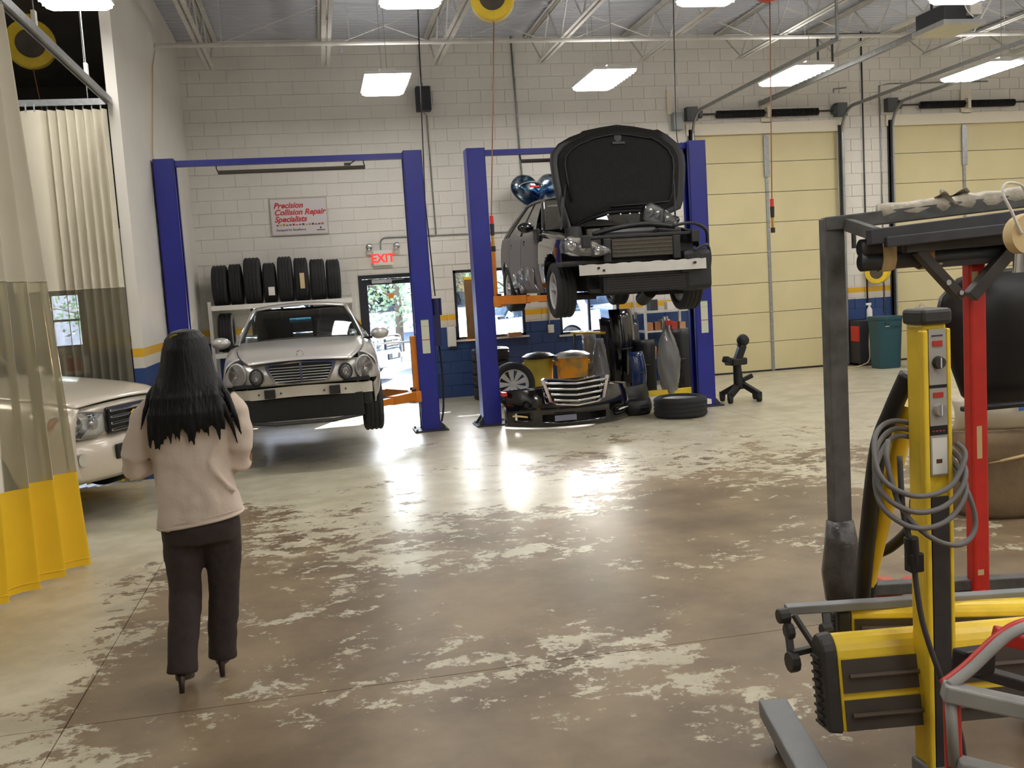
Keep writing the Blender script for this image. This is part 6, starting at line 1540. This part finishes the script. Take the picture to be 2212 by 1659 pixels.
for a in (0, PI*.66, PI*1.33): MB().bar((3.295, 4.48, .06), (3.295+.42*math.cos(a), 4.48+.42*math.sin(a), .03), .07, .05).build('foot', red_paint, t, bevel=.005)
# pair of hoses with masking tape
t = thing('duct_pair', 'pair of dark ducts bound with masking tape under the rack rail', 'duct', (2.85, 4.5, 1.80))
for k, z_ in enumerate((1.895, 1.825)):
    MB().tube([(2.68, 4.50, z_), (2.86, 4.48, z_+.002), (3.05, 4.46, z_+.004), (3.7, 4.36, z_+.008)], .044, seg=18, rads=[.046, .044, .042, .036]).build('duct', mat('duct_dark', C3(60, 60, 62), .5), t, smooth=True)
    MB().lathe([(.046, 0), (.036, -.001), (.034, .05)], (2.679, 4.50, z_), 'X', 18).build('duct_mouth', black_plastic, t)
for xx, ww, m_ in ((2.765, .07, tape_tan), (2.975, .055, mat('tape_brown', C3(180, 146, 100), .7))):
    pr_ = [(0, .050), (.034, .04), (.050, 0), (.050, -.07), (.034, -.11), (0, -.122), (-.034, -.11), (-.050, -.07), (-.050, 0), (-.034, .04)]
    yy = 4.50-.105*(xx-2.68)
    MB().loft([[Vector((xx, yy+a, 1.895+b)) for a, b in pr_], [Vector((xx+ww, yy-.007+a, 1.897+b)) for a, b in pr_]], cap=False).build('tape_band', m_, t, smooth=True, solid=.003)
MB().bar((3.0, 4.44, 1.79), (3.5, 4.38, 1.80), .03, .03).build('slotted_rail', armm, t)
for k in range(5): MB().bb(3.05+k*.05, 3.075+k*.05, 4.415, 4.42, 1.79, 1.80).build('slot', tape_tan, t)
# black bonnet hung behind the red post
t = thing('hanging_bonnet', 'large black bonnet hanging behind the red post at the right edge', 'car part', (3.75, 4.95, .98))
ol = [(3.64, 1.735), (3.52, 1.70), (3.42, 1.60), (3.395, 1.50), (3.43, 1.36), (3.49, 1.16), (3.54, 1.02), (3.60, .965), (3.9, .95), (4.2, .97), (4.42, 1.05), (4.5, 1.3), (4.46, 1.6), (4.2, 1.75)]
def hb(a, b, s_, off): return (4.03+(a-3.95)*s_, 5.0+off+.12*((a-3.95)*s_)**2, 1.36+(b-1.36)*s_)
MB().loft([[hb(a, b, 1, .03) for a, b in ol], [hb(a, b, 1, 0) for a, b in ol], [hb(a, b, .95, -.02) for a, b in ol], [hb(a, b, .5, -.05) for a, b in ol]]).build('skin', mat('black_satin', C3(14, 14, 15), .35), t, smooth=True, auto=50)
MB().bb(3.5, 4.3, 4.84, 4.90, .955, .985).build('lower_lip', black_plastic, t, bevel=.01)
for xx in (3.75, 4.15): MB().cyl((xx, 4.95, 1.70), (xx, 4.45, 2.06), .008, seg=6).build('hanger_wire', galv, t)
# padded stand with a pale bumper on it
t = thing('padded_trestle', 'brown blanket wrapped trestle behind the red post', 'stand', (4.75, 6.1, 0))
MB().loft([ring(4.80, 6.1, z_, .52*s_, .30*s_, 32, 2.6) for z_, s_ in ((.0, .86), (.05, .92), (.2, .98), (.38, .97), (.52, 1.0), (.60, .96), (.62, .6))]).build('blanket', mat('brown_blanket', C3(128, 110, 84), .95, noise=.25, scale=5, bump=.4, bscale=12), t, smooth=True)
MB().tube([(4.80+.53*math.cos(a), 6.1+.31*math.sin(a), .43+.03*math.sin(3*a)) for a in [2*PI*k/40 for k in range(40)]], .012, seg=6, closed=True).build('strap', tape_tan, t, smooth=True)
for xx in (4.5, 5.1): MB().bb(xx-.04, xx+.04, 5.95, 6.25, -.0, .012).build('foot', wood, t)
t = thing('pale_bumper', 'pale cream bumper with blue tape resting on the blanket trestle', 'car part', (4.8, 6.0, .62))
MB().grid(lambda u, v: (4.28+u*1.1, 5.86+.22*abs(u*2-1)**2.4-.04*math.sin(v*PI), .62+.22*v+.01*math.sin(u*4)), 24, 8).build('cover', mat('cream_gloss', C3(214, 206, 184), .35, coat=.4), t, smooth=True, solid=.02)
MB().bb(4.60, 4.655, 5.80, 5.806, .76, .82).build('tape', mat('blue_tape', C3(70, 120, 190), .6), t); MB().bb(4.68, 4.92, 5.79, 5.82, .66, .74).build('opening', black_plastic, t, bevel=.01)
# wire hook with a paper disc
t = thing('tape_roll', 'round tan masking paper roll hung by a white hook at the right edge', 'paper roll', (2.93, 3.72, 1.83))
MB().lathe([(.02, -.03), (.085, -.03), (.09, 0), (.085, .03), (.02, .03)], (2.985, 3.72, 1.90), 'Y', 28, closed=True).build('roll', tape_tan, t, smooth=True, auto=40)
MB().tube(smooth_path([(2.94, 3.68, 1.90), (2.89, 3.68, 2.0), (2.865, 3.70, 2.08), (2.90, 3.72, 2.12), (2.98, 3.74, 2.115), (3.02, 3.76, 2.09)], 6), .006, seg=6).build('hook', paper_white, t, smooth=True)
MB().cyl((2.985, 3.72, 1.82), (2.985, 3.72, 1.74), .045, .05, seg=20).build('chrome_cup', chrome, t, smooth=True, auto=40)
# red and grey cart in the corner
t = thing('panel_cart', 'red and grey tubular panel cart in the bottom right corner', 'cart', (1.9, 2.2, 0))
dgrey = mat('overspray_grey', C3(150, 150, 146), .6, noise=.15, scale=10)
redtube = bpy.data.materials.new('oversprayed_red'); redtube.use_nodes = True
MB().tube(smooth_path([(1.53, 2.22, .70), (1.60, 2.22, .74), (1.70, 2.22, .81), (1.78, 2.22, .835), (1.95, 2.22, .835), (2.2, 2.22, .83)], 6), .020, seg=12).build('handle_tube', red_paint, t, smooth=True)
MB().tube(smooth_path([(1.525, 2.195, .712), (1.595, 2.195, .752), (1.695, 2.195, .823), (1.775, 2.195, .846)], 6), .014, seg=10).build('overspray_layer', dgrey, t, smooth=True)
MB().cyl((1.535, 2.20, .70), (1.545, 2.20, .04), .022, seg=14).build('leg', red_paint, t, smooth=True, auto=40); MB().cyl((1.522, 2.186, .69), (1.53, 2.186, .50), .015, seg=10).build('overspray_layer', dgrey, t, smooth=True)
MB().bar((1.51, 2.20, .70), (1.95, 2.00, .60), .055, .045).build('shelf_bar', dgrey, t, bevel=.006)
MB().bar((1.53, 2.18, .50), (1.95, 1.98, .40), .055, .05).build('shelf_bar', dgrey, t, bevel=.006)
MB().bar((1.66, 2.35, .69), (2.05, 2.12, .58), .045, .03).build('shelf_bar', ird, t, bevel=.004)
MB().bar((1.74, 2.30, .785), (2.1, 2.16, .70), .06, .04).build('red_bar', red_paint, t, bevel=.006)
MB().bar((1.60, 2.26, .74), (1.72, 2.30, .72), .05, .07).build('pad', black_plastic, t, bevel=.008)
for xx, yy in ((1.548, 2.2), (2.1, 2.0), (2.1, 2.3)):
    MB().cyl((xx-.015, yy, .04), (xx+.015, yy, .04), .04, seg=14).build('caster', rubber, t)
for yy in (2.0, 2.3): MB().cyl((2.1, yy, .06), (2.1, yy, .83), .02, seg=12).build('leg', red_paint, t)
MB().bar((1.545, 2.2, .10), (2.1, 2.15, .10), .04, .04).bar((2.1, 2.0, .10), (2.1, 2.3, .10), .04, .04).bar((1.95, 2.0, .60), (2.1, 2.0, .60), .04, .04).bar((1.95, 1.98, .40), (2.1, 2.0, .40), .04, .04).build('base_bar', dgrey, t)
# floor cable with a red plug behind the dryer
tag(MB().tube(smooth_path([(2.62, 4.58, .015), (2.75, 4.45, .012), (2.9, 4.5, .012), (3.0, 4.62, .012), (3.25, 4.70, .012)], 6), .012, seg=6).build('floor_cable', black_plastic, smooth=True), 'black cable lying on the floor at the foot of the grey rack', 'cable')
t = thing('red_block', 'red plastic wheel chock lying on the floor behind the dryer column', 'chock', (2.92, 4.78, 0))
MB().prism([(0, 0), (.16, 0), (.16, .07), (.06, .09), (0, .03)], lambda a, b, dd: (2.85+a, 4.72+dd, b), 0, .12).build('wedge', mat('chock_red', C3(190, 84, 60), .5), t, bevel=.006); MB().bb(2.90, 2.96, 4.70, 4.72, .03, .05).build('grip', black_plastic, t)
# paint bay bits
t = thing('bay_poster', 'red and white poster below the paint bay window', 'poster', (-3.85, YB, .8))
MB().bb(-4.0, -3.62, YB-.012, YB-.002, .86, 1.16).build('sheet', paper_white, t); MB().bb(-3.97, -3.75, YB-.014, YB-.012, .92, 1.12).build('print', red_paint, t)
